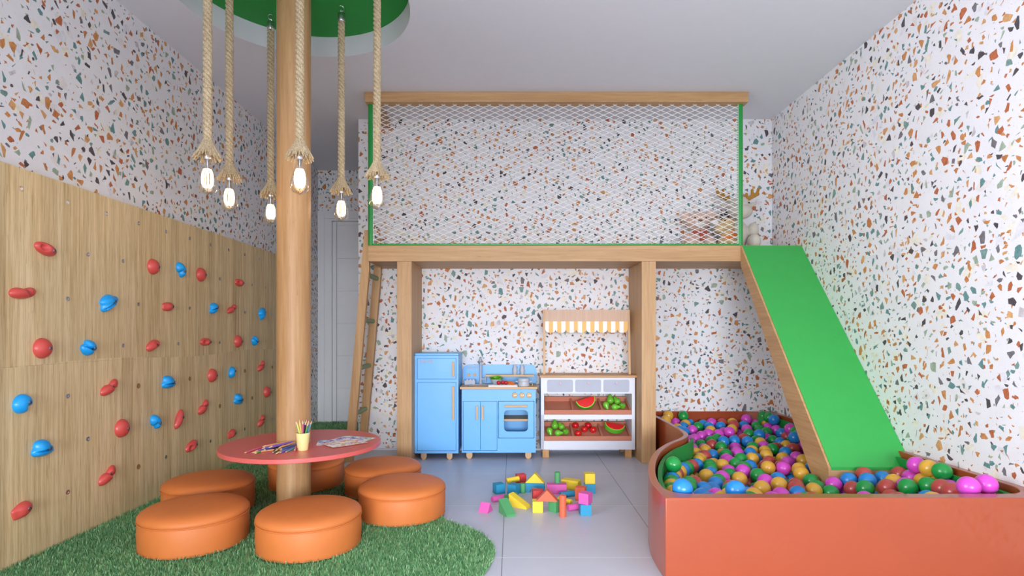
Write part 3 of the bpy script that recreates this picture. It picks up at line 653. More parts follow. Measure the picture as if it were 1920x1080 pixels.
BALLS = "P1955,2387,343;P2047,2408,347;G2112,2738,321;B730,2387,335;G1947,2741,242;B989,2465,307;G864,2987,297;Y2112,2824,316;R1901,2825,218;G1822,2875,199;Y2112,3373,251;P2112,2911,312;P1912,3373,178;G2029,2715,257;P1660,3409,174;Y1456,3038,174;R2009,2545,275;Y1575,3428,173;P1752,3036,175;Y1327,2958,176;Y1702,3280,173;R2028,2629,269;B1886,2955,217;B1836,3037,199;R1808,2957,173;Y1613,2980,158;Y1300,3186,166;B1826,3399,172;Y1116,3201,178;G1434,3252,170;B2059,4063,241;P1381,3332,175;G1699,2973,148;G2112,3460,250;G1702,3172,158;B1253,4165,268;Y2112,3546,250;B2025,3373,157;Y1909,3654,164;R1918,3037,228;Y2112,3633,250;P2112,3503,175;B2112,4492,304;B1479,2886,167;P1416,3115,171;R2112,3037,231;G2112,3720,251;B1995,2997,216;B1107,3031,178;P1706,4377,223;Y1321,3500,168;Y1580,3667,173;G1848,3954,177;P2112,2950,235;Y1254,4041,189;Y1248,4526,291;R1521,2981,168;Y1992,2907,223;G2003,3634,169;R2005,3978,176;G1408,3500,177;B1760,4165,189;G1441,4690,305;P1381,2862,167;G1501,4002,180;Y1718,3767,173;B1676,4201,188;P1801,3637,154;B1905,4293,219;B965,2805,211;P2112,4021,185;R1097,3405,187;Y2112,3590,175;B1250,4465,229;B1578,4163,191;P1971,4690,277;G2003,3547,169;Y1250,3792,180;B1380,3834,159;G1491,3634,178;B1895,3863,172;G2112,4143,266;R1464,4080,182;B1521,3187,164;Y1826,3756,156;P2112,4230,274;Y2112,3935,181;P1438,4448,224;P1201,3184,173;G1206,3390,174;P1544,3815,175;Y2112,2863,239;G1526,4572,231;B1150,3473,178;Y1739,3373,175;G1455,3789,172;B1726,4611,228;P1465,4309,203;P1252,3879,188;B873,2565,244;Y1193,2749,196;P1916,3755,161;B1634,3826,175;G1986,4240,182;G1045,3335,193;G1853,4362,211;B1494,3499,163;G1280,3281,163;R1281,3711,181;B2112,4367,216;G2112,4690,303;P1330,4175,193;Y1357,3915,177;G2013,4408,216;R2004,3722,171;B999,3262,202;P2112,4453,226;Y1314,4690,307;G819,2859,231;R1666,3611,163;G1671,3056,153;G1871,3373,101;G2112,4579,308;G1149,3109,174;P1536,4359,211;P1888,4481,225;P1644,4104,155;R1833,4605,241;G1253,4128,190;Y1770,3901,172;P2112,3849,178;Y1195,3563,181;P952,2602,235;P1679,4690,246;G881,2788,228;Y1243,4690,170;P1621,4376,204;G1729,4004,178;G2011,4582,235;Y795,2776,233;Y1840,4127,187;P1320,3392,157;B846,2941,225;B1031,2871,190;R1871,2749,187;Y2001,4066,177;B1925,4632,231;G1423,3415,172;B1999,4152,183;R1565,3074,158;B1254,4006,108;B1167,3275,173;P1826,4042,176;G911,2873,221;Y1789,4534,218;G1407,4145,167;G2112,3676,176;P1396,4257,191;G1492,4177,190;R1766,4690,246;P1376,4690,246;B1612,4562,231;G1235,3486,171;R1774,4266,192;Y2112,3763,176;Y755,2607,247;P1254,4092,112;G772,2692,237;B1363,4404,217;Y955,3186,207;R2112,4281,204;R965,2943,204;P1252,4302,210;G1994,4493,218;P2086,4537,231;R1253,4178,119;P1403,3587,168;B1253,4216,198;B1243,4690,257;Y1250,4435,147;Y1682,3906,173;P1418,3681,163;G1252,4264,127;Y1246,4603,251;Y1589,4460,219;R1252,4350,137;Y1438,4624,243;B1708,3415,100;R1405,3294,100;B1400,4547,233;B1248,4521,160;Y1986,3451,148;P1992,2820,227;Y1228,3643,177;G1566,4258,191;R1917,4042,167;B1633,3741,156;Y1853,4690,247;B1957,2621,219;R1601,3514,161;B1595,4651,237;G1253,3919,105;Y880,3024,220;G1855,4233,182;B1495,4690,236;Y950,2514,246;P1976,4326,181;P1779,2810,161;Y1332,4492,231;P2048,4690,235;R1688,3494,161;Y1851,2450,260;R1160,2955,180;B938,2698,213;R913,3107,214;P1958,3373,101;P2112,2689,250;Y735,2473,277;P1205,2583,223;G1126,2875,186;Y1481,3923,148;Y1301,3598,152;P2112,3373,151;P1850,4523,158;G1115,2613,216;Y2112,4632,239;G1407,3208,100;P1810,3037,110;Y1122,3437,104;P1579,3916,162;P1700,4475,202;Y1951,2949,159;R1397,2590,219;G1711,4162,118;R1814,2612,213;G1282,3960,179;B1262,4606,164;Y1913,3450,100;P1329,4617,219;P1379,4004,166;G1278,4385,213;P1876,4605,164;P2112,4068,111;Y2112,2776,243;B873,2464,253;G1419,2679,194;B1209,2856,169;Y1070,3368,114;G1628,3281,98;Y2112,4108,188;G2112,4194,195;Y1046,2687,213;Y1627,4182,119;B1326,3236,100;Y1810,3862,103;B1877,2905,138;Y1629,3659,101;P1429,2762,167;P1368,3132,101;R2112,3981,107;G1750,3492,100;Y1777,4476,152;R1630,3375,100;R1470,3437,100;Y1751,4327,134;P1414,3059,101;R1878,3915,104;P2112,2903,162;Y1702,3327,99;B2037,2771,168;Y1574,4606,164;B1251,3833,103;P1868,4001,107;G1446,3844,103;P794,2529,246;P1710,4251,126;Y1953,3527,100;R1461,3140,101;P1179,3524,104;R2008,2387,273;Y1635,3462,100;R2112,4503,155;P1892,4690,169;R1603,3576,100;P1950,2862,157;B1723,4409,144;G1683,4041,109;P1790,3569,100;R2079,2437,272;Y1625,4268,128;R1790,4216,122;Y2037,3677,101;G2037,2946,159;R1806,4690,169;P1702,3235,97;R1962,4590,163;Y1666,4344,136;G1721,4674,168;B1501,3063,101;R1868,3701,101;B1411,4078,112;G1962,3894,104;B1483,4636,169;B2035,2599,183;B1814,2741,121;Y1646,2546,126;B2112,3633,100;P1677,3800,102;Y1323,3322,100;G1156,2566,153;Y2112,3460,100;Y1113,2977,109;P1414,4326,134;P1350,3546,100;G1380,2445,171;Y890,2827,151;B1160,3222,103;B805,2811,154;Y1955,3705,101;R1294,3452,100;Y1763,3789,102;B2037,3850,103;P1249,3746,101;B1330,3877,103;R2112,4245,125;Y1062,3222,112;G2112,2639,180;B1452,2578,148;R2037,4460,150;G1481,4465,151;B1411,4414,145;B1712,3959,106;P1557,4424,146;R1134,2822,116;P1251,3368,101;P1333,4461,150;P1444,2387,176;Y1865,4174,119;B2038,4633,166;P2111,2466,196;P1223,2699,128;P1544,4209,122;Y1520,2923,100;Y1950,2776,162;B1141,2387,179;P1550,3478,100;R1510,4055,110;G1550,4690,169;G1372,4210,122;Y2036,4025,109;G2037,3763,101;B923,2461,182;B2036,4287,130;G1405,3920,104;B2112,2603,261;R1186,2387,253;P979,3071,127;G1911,2387,268;P1604,2927,80;G843,2674,178;G1790,2387,263;B1609,2858,134;B1664,2387,242;Y894,2740,151;R1984,2467,246;G1724,3873,103;Y1744,2805,81;P1755,2691,173;B1719,2872,131;Y1664,2847,67;R1868,2528,225;R1858,2672,149;Y1790,2387,174;P1329,4050,110;P1733,2553,129;Y1585,2770,89;G1730,2443,234;B1596,2563,195;G1727,3029,87;P1346,3710,123;R1781,3704,101;R1952,4102,113;G1516,2465,221;P1298,2472,167;Y1480,4550,160;B1330,4550,160;Y1095,2463,171;G2036,3503,100;G1867,4088,112;G1379,2623,141;Y1665,4608,165;R1576,2463,157;R1625,3963,106;P1569,3722,101;Y1050,2804,125;G2112,2552,188;P1617,2387,165;Y1952,3614,100;P1567,3220,99;G1229,2614,143;P1497,2757,113;G1389,3379,100;G1645,3003,80;G1373,2983,103;G1419,2910,105;Y1295,2746,121;Y1367,2794,115;R1030,3001,119;Y990,2671,147;Y1103,2781,190;B1941,2689,168;G2112,2727,172;P1729,3634,100;B781,2729,157;B1875,2387,189;Y2112,3547,100;Y1436,3531,100;R1554,2692,111;P2037,4546,160;Y2112,4417,145;G979,2756,138;B1919,2463,189;G2112,4589,163;P2046,2407,197;B1591,3805,102;B861,2978,148;P2112,4690,169;B1562,4124,115;B736,2474,182;R1444,3998,107;B1809,4391,142;G1458,4220,123;B968,2387,181;P1951,4188,120;Y1770,4043,109;B1532,2838,98;Y1072,2546,159;R1335,4375,140;Y1642,4439,148;P1557,4510,156;Y1460,2986,102;G1487,4372,140;P1879,2992,137;B1061,2718,133;B1164,3361,103;Y998,2923,126;R1212,3605,101;B1328,3791,102;Y2112,3720,101;G1707,2631,101;P1953,3980,107;P1234,2530,161;P1579,4341,136;G1834,4300,131;B1527,2535,150;B1669,2761,71;G1289,2832,112;B1546,3392,100;P930,3143,136;P1182,2463,171;Y1559,3000,92;Y1875,3803,102;B1265,3534,101;P1802,2874,106;Y1244,3209,101;R1397,4605,165;B1702,3112,91;P1282,3131,101;Y1153,3054,105;R1199,2980,105;P1327,3057,101;P1546,3306,100;P1640,3173,94;P1471,3350,100;B1961,3807,102;Y1112,3151,107;R2028,2685,174;Y995,2585,159;P1380,2531,158;B1240,3056,102;R2112,4158,117;G1956,2541,185;G1863,2819,136;B2039,3037,152;Y807,2426,191;B1455,2488,163;B976,3222,128;B2037,4201,121;G1476,4135,115;P1619,3086,90;Y1455,3617,100;B829,2589,171;R1315,2387,175;Y1067,2632,145;G1286,2981,103;Y1159,2904,109;Y1208,3443,101;G1726,4546,159;P1902,4354,137;B1704,2387,164;G2037,2859,163;Y844,2504,180;Y1336,4289,130;B1638,3878,103;Y1548,3136,97;P1921,4270,128;Y1214,3290,101;P1534,3871,103;G2112,4331,135;Y1332,2907,106;P1977,4690,185;Y1791,4129,115;G1833,2463,176;B1531,2387,172;B1369,3630,100;R1329,4136,115;P1145,2737,125;P1936,4508,155;B1790,4605,165;B915,2631,160;P2037,4374,140;G1771,2955,94;G2112,3894,104;Y919,2546,172;Y1000,2499,171;G1075,2886,116;Y1475,2660,131;P2036,2510,191;G1879,4442,148;G1373,2708,126;Y1406,4507,155;P830,2895,152;P1691,3556,100;P1749,2472,154;B914,2909,142;Y2112,2816,166;B1228,2387,175;G1413,3762,101;Y2038,4113,114;R1539,3641,101;Y1691,2930,72;B1447,2828,111;R1329,4690,169;Y2112,2990,157;Y1020,3297,120;P1784,3373,100;B1416,4690,169;G884,2387,201;Y2112,3807,102;P1518,3558,100;R1866,3527,100;G1019,3147,119;B1111,3293,106;B1380,3465,100;P1476,3701,101;G1887,2592,170;P1196,3131,102;Y1826,3450,100;P1539,3973,106;G1642,4525,158;B1596,4045,110;R746,2560,174;G1865,3614,100;R1054,2387,177;Y1510,4289,130;G2036,3590,100;B894,3061,143;Y1245,2906,107;P945,2991,134;B1962,2387,197;G1953,3037,148;G1070,3077,112;B1330,3964,106;P1798,3950,105;G1485,3245,100;R972,2841,133;R1636,4690,171;G1507,3782,102;Y763,2644,164;R1490,2387,250;B1301,2661,134;G2037,3938,105;P1431,2455,240;R1151,2652,138;G1749,2538,213;P1637,2682,89;P1306,2576,150;G1738,2712,90;P1377,2387,236;P1568,2607,125;Y1097,2387,254;G1514,2613,199;B827,2387,267;R1142,2517,225;G1256,2440,238;B1695,3715,101;B1580,2412,244;Y1644,2627,161;B992,2387,266;P1215,2787,117;Y2112,2517,267;P1346,2499,234;Y1789,2624,129;P1276,3663,101;R1962,4417,145;P1026,2557,235;P1037,2455,235;B1663,2463,149;Y1815,2546,156"
BC = {'P': ('pink', srgb(214, 74, 196)), 'Y': ('yellow', srgb(224, 172, 60)), 'B': ('blue', srgb(32, 132, 208)), 'G': ('green', srgb(24, 150, 66)), 'R': ('brick red', srgb(182, 72, 66))}
def where(x, y):
    if y > 4.25: return 'at the back of the pit against the terrazzo wall'
    if x > 1.74 and y < 3.1: return 'in the heap at the foot of the green slide'
    if x > 1.74: return 'under the green slide'
    if y < 2.62: return 'along the front rim of the pit'
    if x < 1.02: return 'beside the wavy left rim of the pit'
    if x > 1.45: return 'beside the oak side board of the slide'
    return 'in the middle of the ball pit' if y < 3.4 else 'in the middle of the pit towards the back'
bmesh_ = {}
for c, (nm, col) in BC.items():
    b = MB(); b.ball((0, 0, 0), .0435, 24, 16); me_o = b.build('pit_ball', plain(nm.replace(' ', '_') + '_ball_plastic', col, .3, .02, coat=.2))
    bmesh_[c] = me_o.data; bpy.data.objects.remove(me_o)
bl = [(t[0],) + tuple(int(v) / 1000 for v in t[1:].split(',')) for t in BALLS.split(';')]
for c, x, y, z in bl[:300]:
    o = bpy.data.objects.new('pit_ball', bmesh_[c]); COL.objects.link(o); o.location = (x, y, z)
    tag(o, '%s plastic ball %s' % (BC[c][0], where(x, y)), 'ball', '%s balls %s' % (BC[c][0], where(x, y)))
b = MB(); ci = {c: i for i, c in enumerate(BC)}
for c, x, y, z in bl[300:]: b.ball((x, y, z), .0435, 16, 10, mat=ci[c])
o = b.build('buried_pit_balls', [bmesh_[c].materials[0] for c in BC], clean=False)
tag(o, 'mixed plastic balls lying deeper between the others in the pit', 'balls', kind='stuff')
# ================================================================ rope pendant lamps
def glass():
    t = NT('bulb_glass'); t.t.nodes.remove(t.b)
    tr = t.n('ShaderNodeBsdfTransparent'); gl = t.n('ShaderNodeBsdfGlossy'); gl.inputs['Roughness'].default_value = .03
    fr = t.n('ShaderNodeLayerWeight'); fr.inputs['Blend'].default_value = .38
    tr.inputs[0].default_value = (1, .985, .95, 1)
    mx = t.n('ShaderNodeMixShader'); t.l(t.math('MULTIPLY', fr.outputs['Fresnel'], .5), mx.inputs[0]); t.l(tr.outputs[0], mx.inputs[1]); t.l(gl.outputs[0], mx.inputs[2])
    t.l(mx.outputs[0], t.out.inputs[0]); return t.m
def glow():
    t = NT('filament_glow'); t.n('ShaderNodeTexNoise')
    t.b.inputs['Emission Color'].default_value = (1, .66, .30, 1); t.b.inputs['Emission Strength'].default_value = 6
    return t.m
def rope_mat():
    t = NT('jute_rope'); p = t.obj(); f = t.noise(t.scale(p, (1, 1, .35)), 260, 3, .7); g = t.noise(p, 22, 3)
    c = t.ramp(f, [(.3, srgb(150, 128, 98)), (.5, srgb(200, 180, 146)), (.7, srgb(232, 216, 186))])
    t.l(t.mix(1, c, t.ramp(g, [(.3, (.85, .82, .78, 1)), (.7, (1.05, 1.05, 1.03, 1))]), 'MULTIPLY'), t.b.inputs['Base Color']); t.set(Roughness=.9); t.bump(f, .6, .003)
    return t.m
M_GLASS, M_GLOW, M_ROPE = glass(), glow(), rope_mat()
def pendant():
    root = thing('rope_pendant_lamp', (0, 0, 0), '', 'pendant lamp', 'rope pendant lamps around the column')
    b = MB(); b.tube([(.016 * math.sin(a), 0, -.016 - .016 * math.cos(a)) for a in [math.radians(q) for q in range(-20, 230, 14)]], .0022, 8)
    b.tube([(.0075 * math.cos(a), .0075 * math.sin(a) * .3, -.042 + .0075 * math.sin(a)) for a in [2 * PI * i / 14 for i in range(14)]], .002, 6, True); b.build('hook', M_STEEL, root)
    b = MB(); b.lathe([(0, -.048), (.020, -.048), (.022, -.051), (.022, -.095), (.020, -.098), (0, -.098)], (0, 0, 0), 24); b.build('ferrule', M_STEEL, root)
    b = MB(); z0, z1 = -.095, -1.035; n = 190; pitch = .075
    for s in range(3):
        b.tube([(.0112 * math.cos(2 * PI * ((z0 - z) / pitch + s / 3)), .0112 * math.sin(2 * PI * ((z0 - z) / pitch + s / 3)), z) for z in [z0 + (z1 - z0) * i / n for i in range(n + 1)]], .0102, 10)
    b.build('rope', M_ROPE, root)
    b = MB(); rd = random.Random(4)
    for i in range(44):
        a = 2 * PI * i / 44 + rd.uniform(-.05, .05); R = .062 + rd.uniform(-.006, .006); zb = -1.122 + rd.uniform(-.008, .008); dl = rd.uniform(-.12, .12)
        pts = []
        for q in range(6):
            t = q / 5; r = .017 + (R - .017) * t ** 1.15; pts.append((r * math.cos(a + dl * t), r * math.sin(a + dl * t), -1.03 + (zb + 1.03) * (t ** 1.0) ))
        b.tube(pts, [.0032, .0034, .0036, .0038, .0042, .0032], 6)
    b.lathe([(.018, -1.028), (.040, -1.075), (.052, -1.10), (.050, -1.10), (.036, -1.073), (.012, -1.03)], (0, 0, 0), 24)
    b.build('frayed_skirt', M_ROPE, root)
    b = MB(); b.lathe([(0, -1.095), (.020, -1.095), (.021, -1.10), (.021, -1.122), (.018, -1.127), (0, -1.127)], (0, 0, 0), 24); b.build('socket', M_STEEL, root)
    bulb = MB(); bulb.lathe([(.014, -1.127), (.0165, -1.14), (.023, -1.165), (.031, -1.19), (.038, -1.213), (.0425, -1.236), (.0435, -1.25), (.041, -1.266), (.034, -1.279), (.022, -1.287), (.009, -1.290), (.004, -1.295), (0, -1.296)], (0, 0, 0), 32)
    g = bulb.build('bulb', M_GLASS, root, clean=False); g['label'] = 'clear glass teardrop bulb'
    b = MB(); b.lathe([(0, -1.125), (.008, -1.125), (.007, -1.15), (.004, -1.158), (.0022, -1.18), (.0022, -1.262), (0, -1.264)], (0, 0, 0), 12); b.build('glass_stem', M_DARKSTEEL, g, clean=False)
    b = MB(); N = 13
    pts = []
    for i in range(N):
        a = 2 * PI * i / N
        for zz, r in ((-1.172, .016), (-1.19, .0225), (-1.215, .0255), (-1.24, .0245), (-1.258, .0165)) if i % 2 == 0 else ((-1.258, .0165), (-1.24, .0245), (-1.215, .0255), (-1.19, .0225), (-1.172, .016)):
            pts.append((r * math.cos(a), r * math.sin(a), zz))
    b.tube(pts, .0022, 6)
    f = b.build('filament', M_GLOW, g, clean=False); f['label'] = 'glowing squirrel-cage filament'
    l = bpy.data.lights.new('bulb_light', 'POINT'); l.energy = .9; l.color = (1, .72, .42); l.shadow_soft_size = .03
    lo = bpy.data.objects.new('bulb_light', l); COL.objects.link(lo); lo.parent = root; lo.location = (0, 0, -1.215)
    return root
ZR = 2.963
PEND = [(-1.470, 2.69, 'rope pendant lamp hanging furthest left, in front near the climbing wall'),
        (-1.552, 3.06, 'rope pendant lamp second from the left, hanging lower in the picture beside the first one'),
        (-1.485, 3.43, 'rope pendant lamp half hidden behind the left side of the wooden column'),
        (-1.024, 2.69, 'rope pendant lamp hanging directly in front of the wooden column'),
        (-1.023, 3.34, 'rope pendant lamp hanging in front of the grey door, right of the column'),
        (-.731, 3.02, 'rope pendant lamp furthest right, in front of the green loft post')]
p0 = pendant()
for i, (x, y, lab) in enumerate(PEND):
    if i == 0: p0.location = (x, y, ZR); p0['label'] = lab
    else: dup(p0, (x, y, ZR), i * 1.7, lab)

# ================================================================ toy refrigerator
def text(s, name, m, parent, x, z, y, size, width):
    c = bpy.data.curves.new(name, 'FONT'); c.body = s; c.size = size; c.extrude = .0012; c.resolution_u = 3
    o = bpy.data.objects.new(name, c); COL.objects.link(o)
    bpy.context.view_layer.update()
    wd = o.dimensions.x or 1
    dg = bpy.context.evaluated_depsgraph_get(); me = bpy.data.meshes.new_from_object(o.evaluated_get(dg))
    bpy.data.objects.remove(o)
    off = OFF[parent.name]; f = width / wd
    for v in me.vertices: v.co = Vector((x + v.co.x * f, y - v.co.z - .0006, z + v.co.y)) - off
    me.materials.clear(); me.materials.append(m)
    q = bpy.data.objects.new(name, me); COL.objects.link(q); q.parent = parent; q['label'] = 'pale lettering'
M_LETTER = plain('pale_lettering', srgb(186, 164, 160), .5, .05)
def handle(parent, x0, x1, z0, z1, yf, m=None):
    b = MB(); b.box(x0, x1, yf - .018, yf - .008, z0, z1, .003)
    if x1 - x0 < z1 - z0:
        for z in (z0 + .015, z1 - .015): b.box(x0 + .002, x1 - .002, yf - .009, yf, z - .006, z + .006)
    else:
        for x in (x0 + .015, x1 - .015): b.box(x - .006, x + .006, yf - .009, yf, z0 + .002, z1 - .002)
    b.build('handle', m or M_BEECHZ, parent)['label'] = 'beech wood handle'
def frame_front(b, X0, X1, Z0, Z1, y0, y1, holes):
    """a front of boards around rectangular openings (holes sorted as a grid of x-ranges per z-range)"""
    zs = sorted({Z0, Z1} | {z for h in holes for z in h[2:]}); xs = sorted({X0, X1} | {x for h in holes for x in h[:2]})
    for za, zb2 in zip(zs, zs[1:]):
        run = None
        for xa, xb in zip(xs, xs[1:]):
            hole = any(h[0] <= xa and xb <= h[1] and h[2] <= za and zb2 <= h[3] for h in holes)
            if hole:
                if run is not None: b.box(run, xa, y0, y1, za, zb2); run = None
            elif run is None: run = xa
        if run is not None: b.box(run, xs[-1], y0, y1, za, zb2)
def feet(parent, spots, y0, y1, h, w=.02, m=None, name='foot'):
    for x in spots:
        for y in (y0, y1):
            b = MB(); b.prism([(x - w, h), (x - w, w * .8), (x - w * .7, w * .25), (x - w * .3, 0), (x + w * .3, 0), (x + w * .7, w * .25), (x + w, w * .8), (x + w, h)], y - .012, y + .012, 1)
            b.build(name, m or M_BEECHZ, parent)['label'] = 'rounded beech foot'
fr = thing('toy_refrigerator', (-.6, 4.58, 0), 'tall blue wooden toy refrigerator with two doors beside the left loft post', 'toy refrigerator')
YFR = 4.41
b = MB(); b.box(-.7705, -.4245, YFR + .016, 4.755, .05, .823)
frame_front(b, -.7705, -.4245, .05, .823, YFR, YFR + .017, [(-.7525, -.441, .635, .804), (-.7525, -.441, .068, .614)])
b.build('body', M_KBLUE, fr)
bx('top_board', M_KBLUE, fr, -.7708, -.4215, YFR - .006, 4.757, .823, .843, bev=.006, seg=3)
d1 = bx('freezer_door', M_KBLUE, fr, -.7475, -.4435, YFR - .001, YFR + .012, .640, .8015, bev=.0025)
handle(d1, -.473, -.456, .658, .776, YFR); text('babrink', 'lettering', M_LETTER, d1, -.728, .768, YFR - .001, .04, .10)
d2 = bx('main_door', M_KBLUE, fr, -.7475, -.4435, YFR - .001, YFR + .012, .072, .611, bev=.0025)
handle(d2, -.473, -.456, .314, .583, YFR)
feet(fr, (-.70, -.495), YFR + .02, 4.72, .05, .022)
# ================================================================ toy kitchen
kt = thing('toy_kitchen', (-.1, 4.6, 0), 'blue wooden toy kitchen with sink, oven and beech worktop', 'toy kitchen')
YK = 4.435
b = MB()
b.box(-.40, -.11, YK + .016, 4.755, .05, .556); b.box(.178, .189, YK + .016, 4.755, .05, .556); b.box(-.11, .178, 4.70, 4.755, .05, .556); b.box(-.11, .178, YK + .016, 4.70, .05, .165); b.box(-.11, .178, YK + .016, 4.70, .462, .556)
frame_front(b, -.40, .189, .05, .556, YK, YK + .017, [(-.391, -.116, .066, .462), (-.109, .177, .165, .462)])
b.build('body', M_KBLUE, kt)
bx('worktop', M_BEECH, kt, -.414, .203, YK - .02, 4.742, .556, .575, bev=.003)
bk = MB(); bk.prism([(x, z) for x, z in [(.208, .575)] + arc(.158, .683, .05, 0, 90, 6) + arc(-.367, .683, .05, 90, 180, 6) + [(-.417, .575)]], 4.742, 4.762, 1)
bk = bk.build('backsplash', M_KBLUE, kt)
text('babrink', 'lettering', M_LETTER, bk, -.383, .700, 4.742, .042, .095)
b = MB(); b.prism(rrect(-.225, .186, .639, .654, .006), 4.655, 4.742, 1); b.build('shelf', M_BEECH, kt)['label'] = 'beech shelf'
for x in (-.366, -.318):
    b = MB(); b.cyl((x, 4.742, .647), (x, 4.726, .647), .0135, n=20); b.build('tap_button', M_BEECH, kt)['label'] = 'round beech button'
b = MB(); b.lathe([(.098, .5755), (.102, .578), (.098, .580), (.090, .579), (.080, .566), (.05, .560), (0, .559)], (-.262, 4.535, 0), 40); b.build('sink_bowl', M_TOYGREY, kt, clean=False)
b = MB(); fx, fy = -.262, 4.665
b.lathe([(0, .575), (.018, .575), (.016, .59), (.010, .60), (.010, .75)], (fx, fy, 0), 20)
b.tube([(fx, fy, .745), (fx, fy, .768), (fx, fy - .012, .787), (fx, fy - .035, .795), (fx, fy - .06, .787), (fx, fy - .068, .765)], .0095, 14)
b.cyl((fx, fy, .617), (fx + .04, fy, .617), .008); b.cyl((fx + .04, fy - .03, .617), (fx + .04, fy + .03, .617), .005); b.cyl((fx + .04, fy, .59), (fx + .04, fy, .644), .005)
b.build('faucet', M_TOYGREY, kt)
for a, e, hx in ((-.3875, -.2535, (-.286, -.270)), (-.2515, -.1195, (-.241, -.225))):
    d = bx('cupboard_door', M_KBLUE, kt, a, e, YK - .001, YK + .012, .069, .4585, bev=.002)
    handle(d, hx[0], hx[1], .314, .425, YK)
def oven_door():
    b = MB(); X0, X1, Z0, Z1 = -.105, .173, .169, .4585; R = rrect(-.064, .127, .219, .389, .03, 6)
    for y in (YK - .001, YK + .012):
        vo = [b.bm.verts.new((x, y, z)) for x, z in ((X1, Z1), (X0, Z1), (X0, Z0), (X1, Z0))]; vi = [b.bm.verts.new((x, y, z)) for x, z in R]
        es = [b.bm.edges.new((L[i], L[(i + 1) % len(L)])) for L in (vo, vi) for i in range(len(L))]
        bmesh.ops.triangle_fill(b.bm, use_beauty=True, use_dissolve=False, edges=es)
        if y < YK: A = (vo, vi)
    for L, M in zip(A, (vo, vi)):
        for i in range(len(L)): j = (i + 1) % len(L); b.bm.faces.new((L[i], L[j], M[j], M[i]))
    d = b.build('oven_door', M_KBLUE, kt); handle(d, -.06, .123, .412, .430, YK, M_BEECH)
oven_door()
bx('oven_rack', M_BEECH, kt, -.108, .176, YK + .03, 4.70, .298, .312)['label'] = 'beech rack inside the oven'
for x in (.021, .078, .135):
    b = MB(); b.lathe([(0, 0), (.021, 0), (.021, .010), (.019, .013), (0, .013)], (x, YK, .508), 28, axis=Matrix.Rotation(PI / 2, 3, 'X'))
    q = b.build('oven_knob', M_BEECH, kt); q['label'] = 'round beech knob'
    b = MB(); b.cyl((x, YK - .0125, .508), (x, YK - .0155, .508), .0045, n=12); b.build('screw', M_TOYWHITE, q)
    bx('pointer', M_DARKSTEEL, q, x + .007, x + .018, YK - .0138, YK - .0125, .5065, .5095)
b = MB(); b.lathe([(0, .575), (.012, .575), (.012, .579), (.006, .581), (.006, .588), (0, .59)], (.166, 4.56, 0), 16); b.build('brass_button', plain('brass', srgb(200, 170, 110), .35, .05, metal=1), kt)['label'] = 'small brass button on the worktop'
feet(kt, (-.34, .13), YK + .02, 4.72, .05, .024)
# things on the toy kitchen
M_GREY = plain('pale_grey_enamel', srgb(190, 196, 206), .4, .03)
def pitcher(x, lab):
    root = thing('toy_pitcher', (x, 4.70, .654), lab, 'pitcher', 'toy pitchers on the kitchen shelf')
    b = MB(); b.lathe([(0, .654), (.015, .654), (.017, .66), (.021, .684), (.020, .70), (.013, .718), (.0125, .724), (.016, .737), (.014, .737), (.011, .724), (.0, .715)], (x, 4.70, 0), 28); b.build('jug_body', M_GREY, root)
    b = MB(); b.tube([(x + .013, 4.70, .731), (x + .027, 4.70, .731), (x + .031, 4.70, .718), (x + .026, 4.70, .70), (x + .019, 4.70, .694)], .0025, 8); b.build('handle', M_TOYWHITE, root)
pitcher(.024, 'grey toy pitcher on the shelf, the one nearer the lettuce'); pitcher(.086, 'grey toy pitcher on the shelf, the one nearer the end of the shelf')
bt = thing('salad_bowl', (-.13, 4.60, .575), 'grey toy bowl on the worktop beside the tap, full of lettuce', 'bowl')
b = MB(); b.lathe([(0, .575), (.026, .575), (.030, .585), (.042, .605), (.050, .622), (.047, .622), (.038, .604), (.02, .588), (0, .588)], (-.13, 4.60, 0), 32); b.build('bowl_body', M_GREY, bt)
b = MB(); rd = random.Random(8)
for i in range(34):
    a = rd.uniform(0, 2 * PI); t = rd.random(); r = .03 + .02 * t; tilt = .15 + .8 * t; L = .052; wdt = .028
    base = Vector((-.13 + .022 * t * math.cos(a), 4.60 + .022 * t * math.sin(a), .600)); out_d = Vector((math.cos(a), math.sin(a), 0)); up_d = Vector((0, 0, 1)); side = Vector((-math.sin(a), math.cos(a), 0))
    rows = []
    for q in range(6):
        s_ = q / 5; c = base + (out_d * math.sin(tilt * s_ * 1.25) + up_d * math.cos(tilt * s_ * 1.1)) * L * s_; ww = wdt * math.sin(PI * min(.95, s_ * .8 + .12))
        rows.append([b.bm.verts.new(c + side * ww * (k / 2 - 1) + out_d * .005 * math.sin(k * 2.1 + q + i) * s_) for k in range(5)])
    for A, B in zip(rows, rows[1:]):
        for k in range(4): b.bm.faces.new((A[k], A[k + 1], B[k + 1], B[k]))
def lettuce_mat():
    t = NT('lettuce_leaf'); p = t.pos(); z = t.n('ShaderNodeSeparateXYZ'); t.l(p, z.inputs[0])
    f = t.noise(p, 60, 3); t.l(t.ramp(f, [(.3, srgb(96, 180, 40)), (.6, srgb(140, 212, 60)), (.8, srgb(190, 230, 110))]), t.b.inputs['Base Color']); t.set(Roughness=.45); return t.m
for v in b.bm.verts: v.co -= Vector((-.13, 4.60, .60))
o = b.build('lettuce', lettuce_mat(), clean=False); o.location = (-.13, 4.60, .60); tag(o, 'bright green leafy lettuce in the grey toy bowl', 'lettuce')
bd = MB(); bd.prism([(-.185, 4.425), (.04, 4.425), (.045, 4.43), (.045, 4.54), (.04, 4.545), (-.185, 4.545), (-.19, 4.54), (-.19, 4.43)], .5752, .587, 2)
lone(bd, 'cutting_board', M_TOYWHITE, (-.07, 4.48, .5752), 'white toy cutting board on the edge of the worktop', 'cutting board')
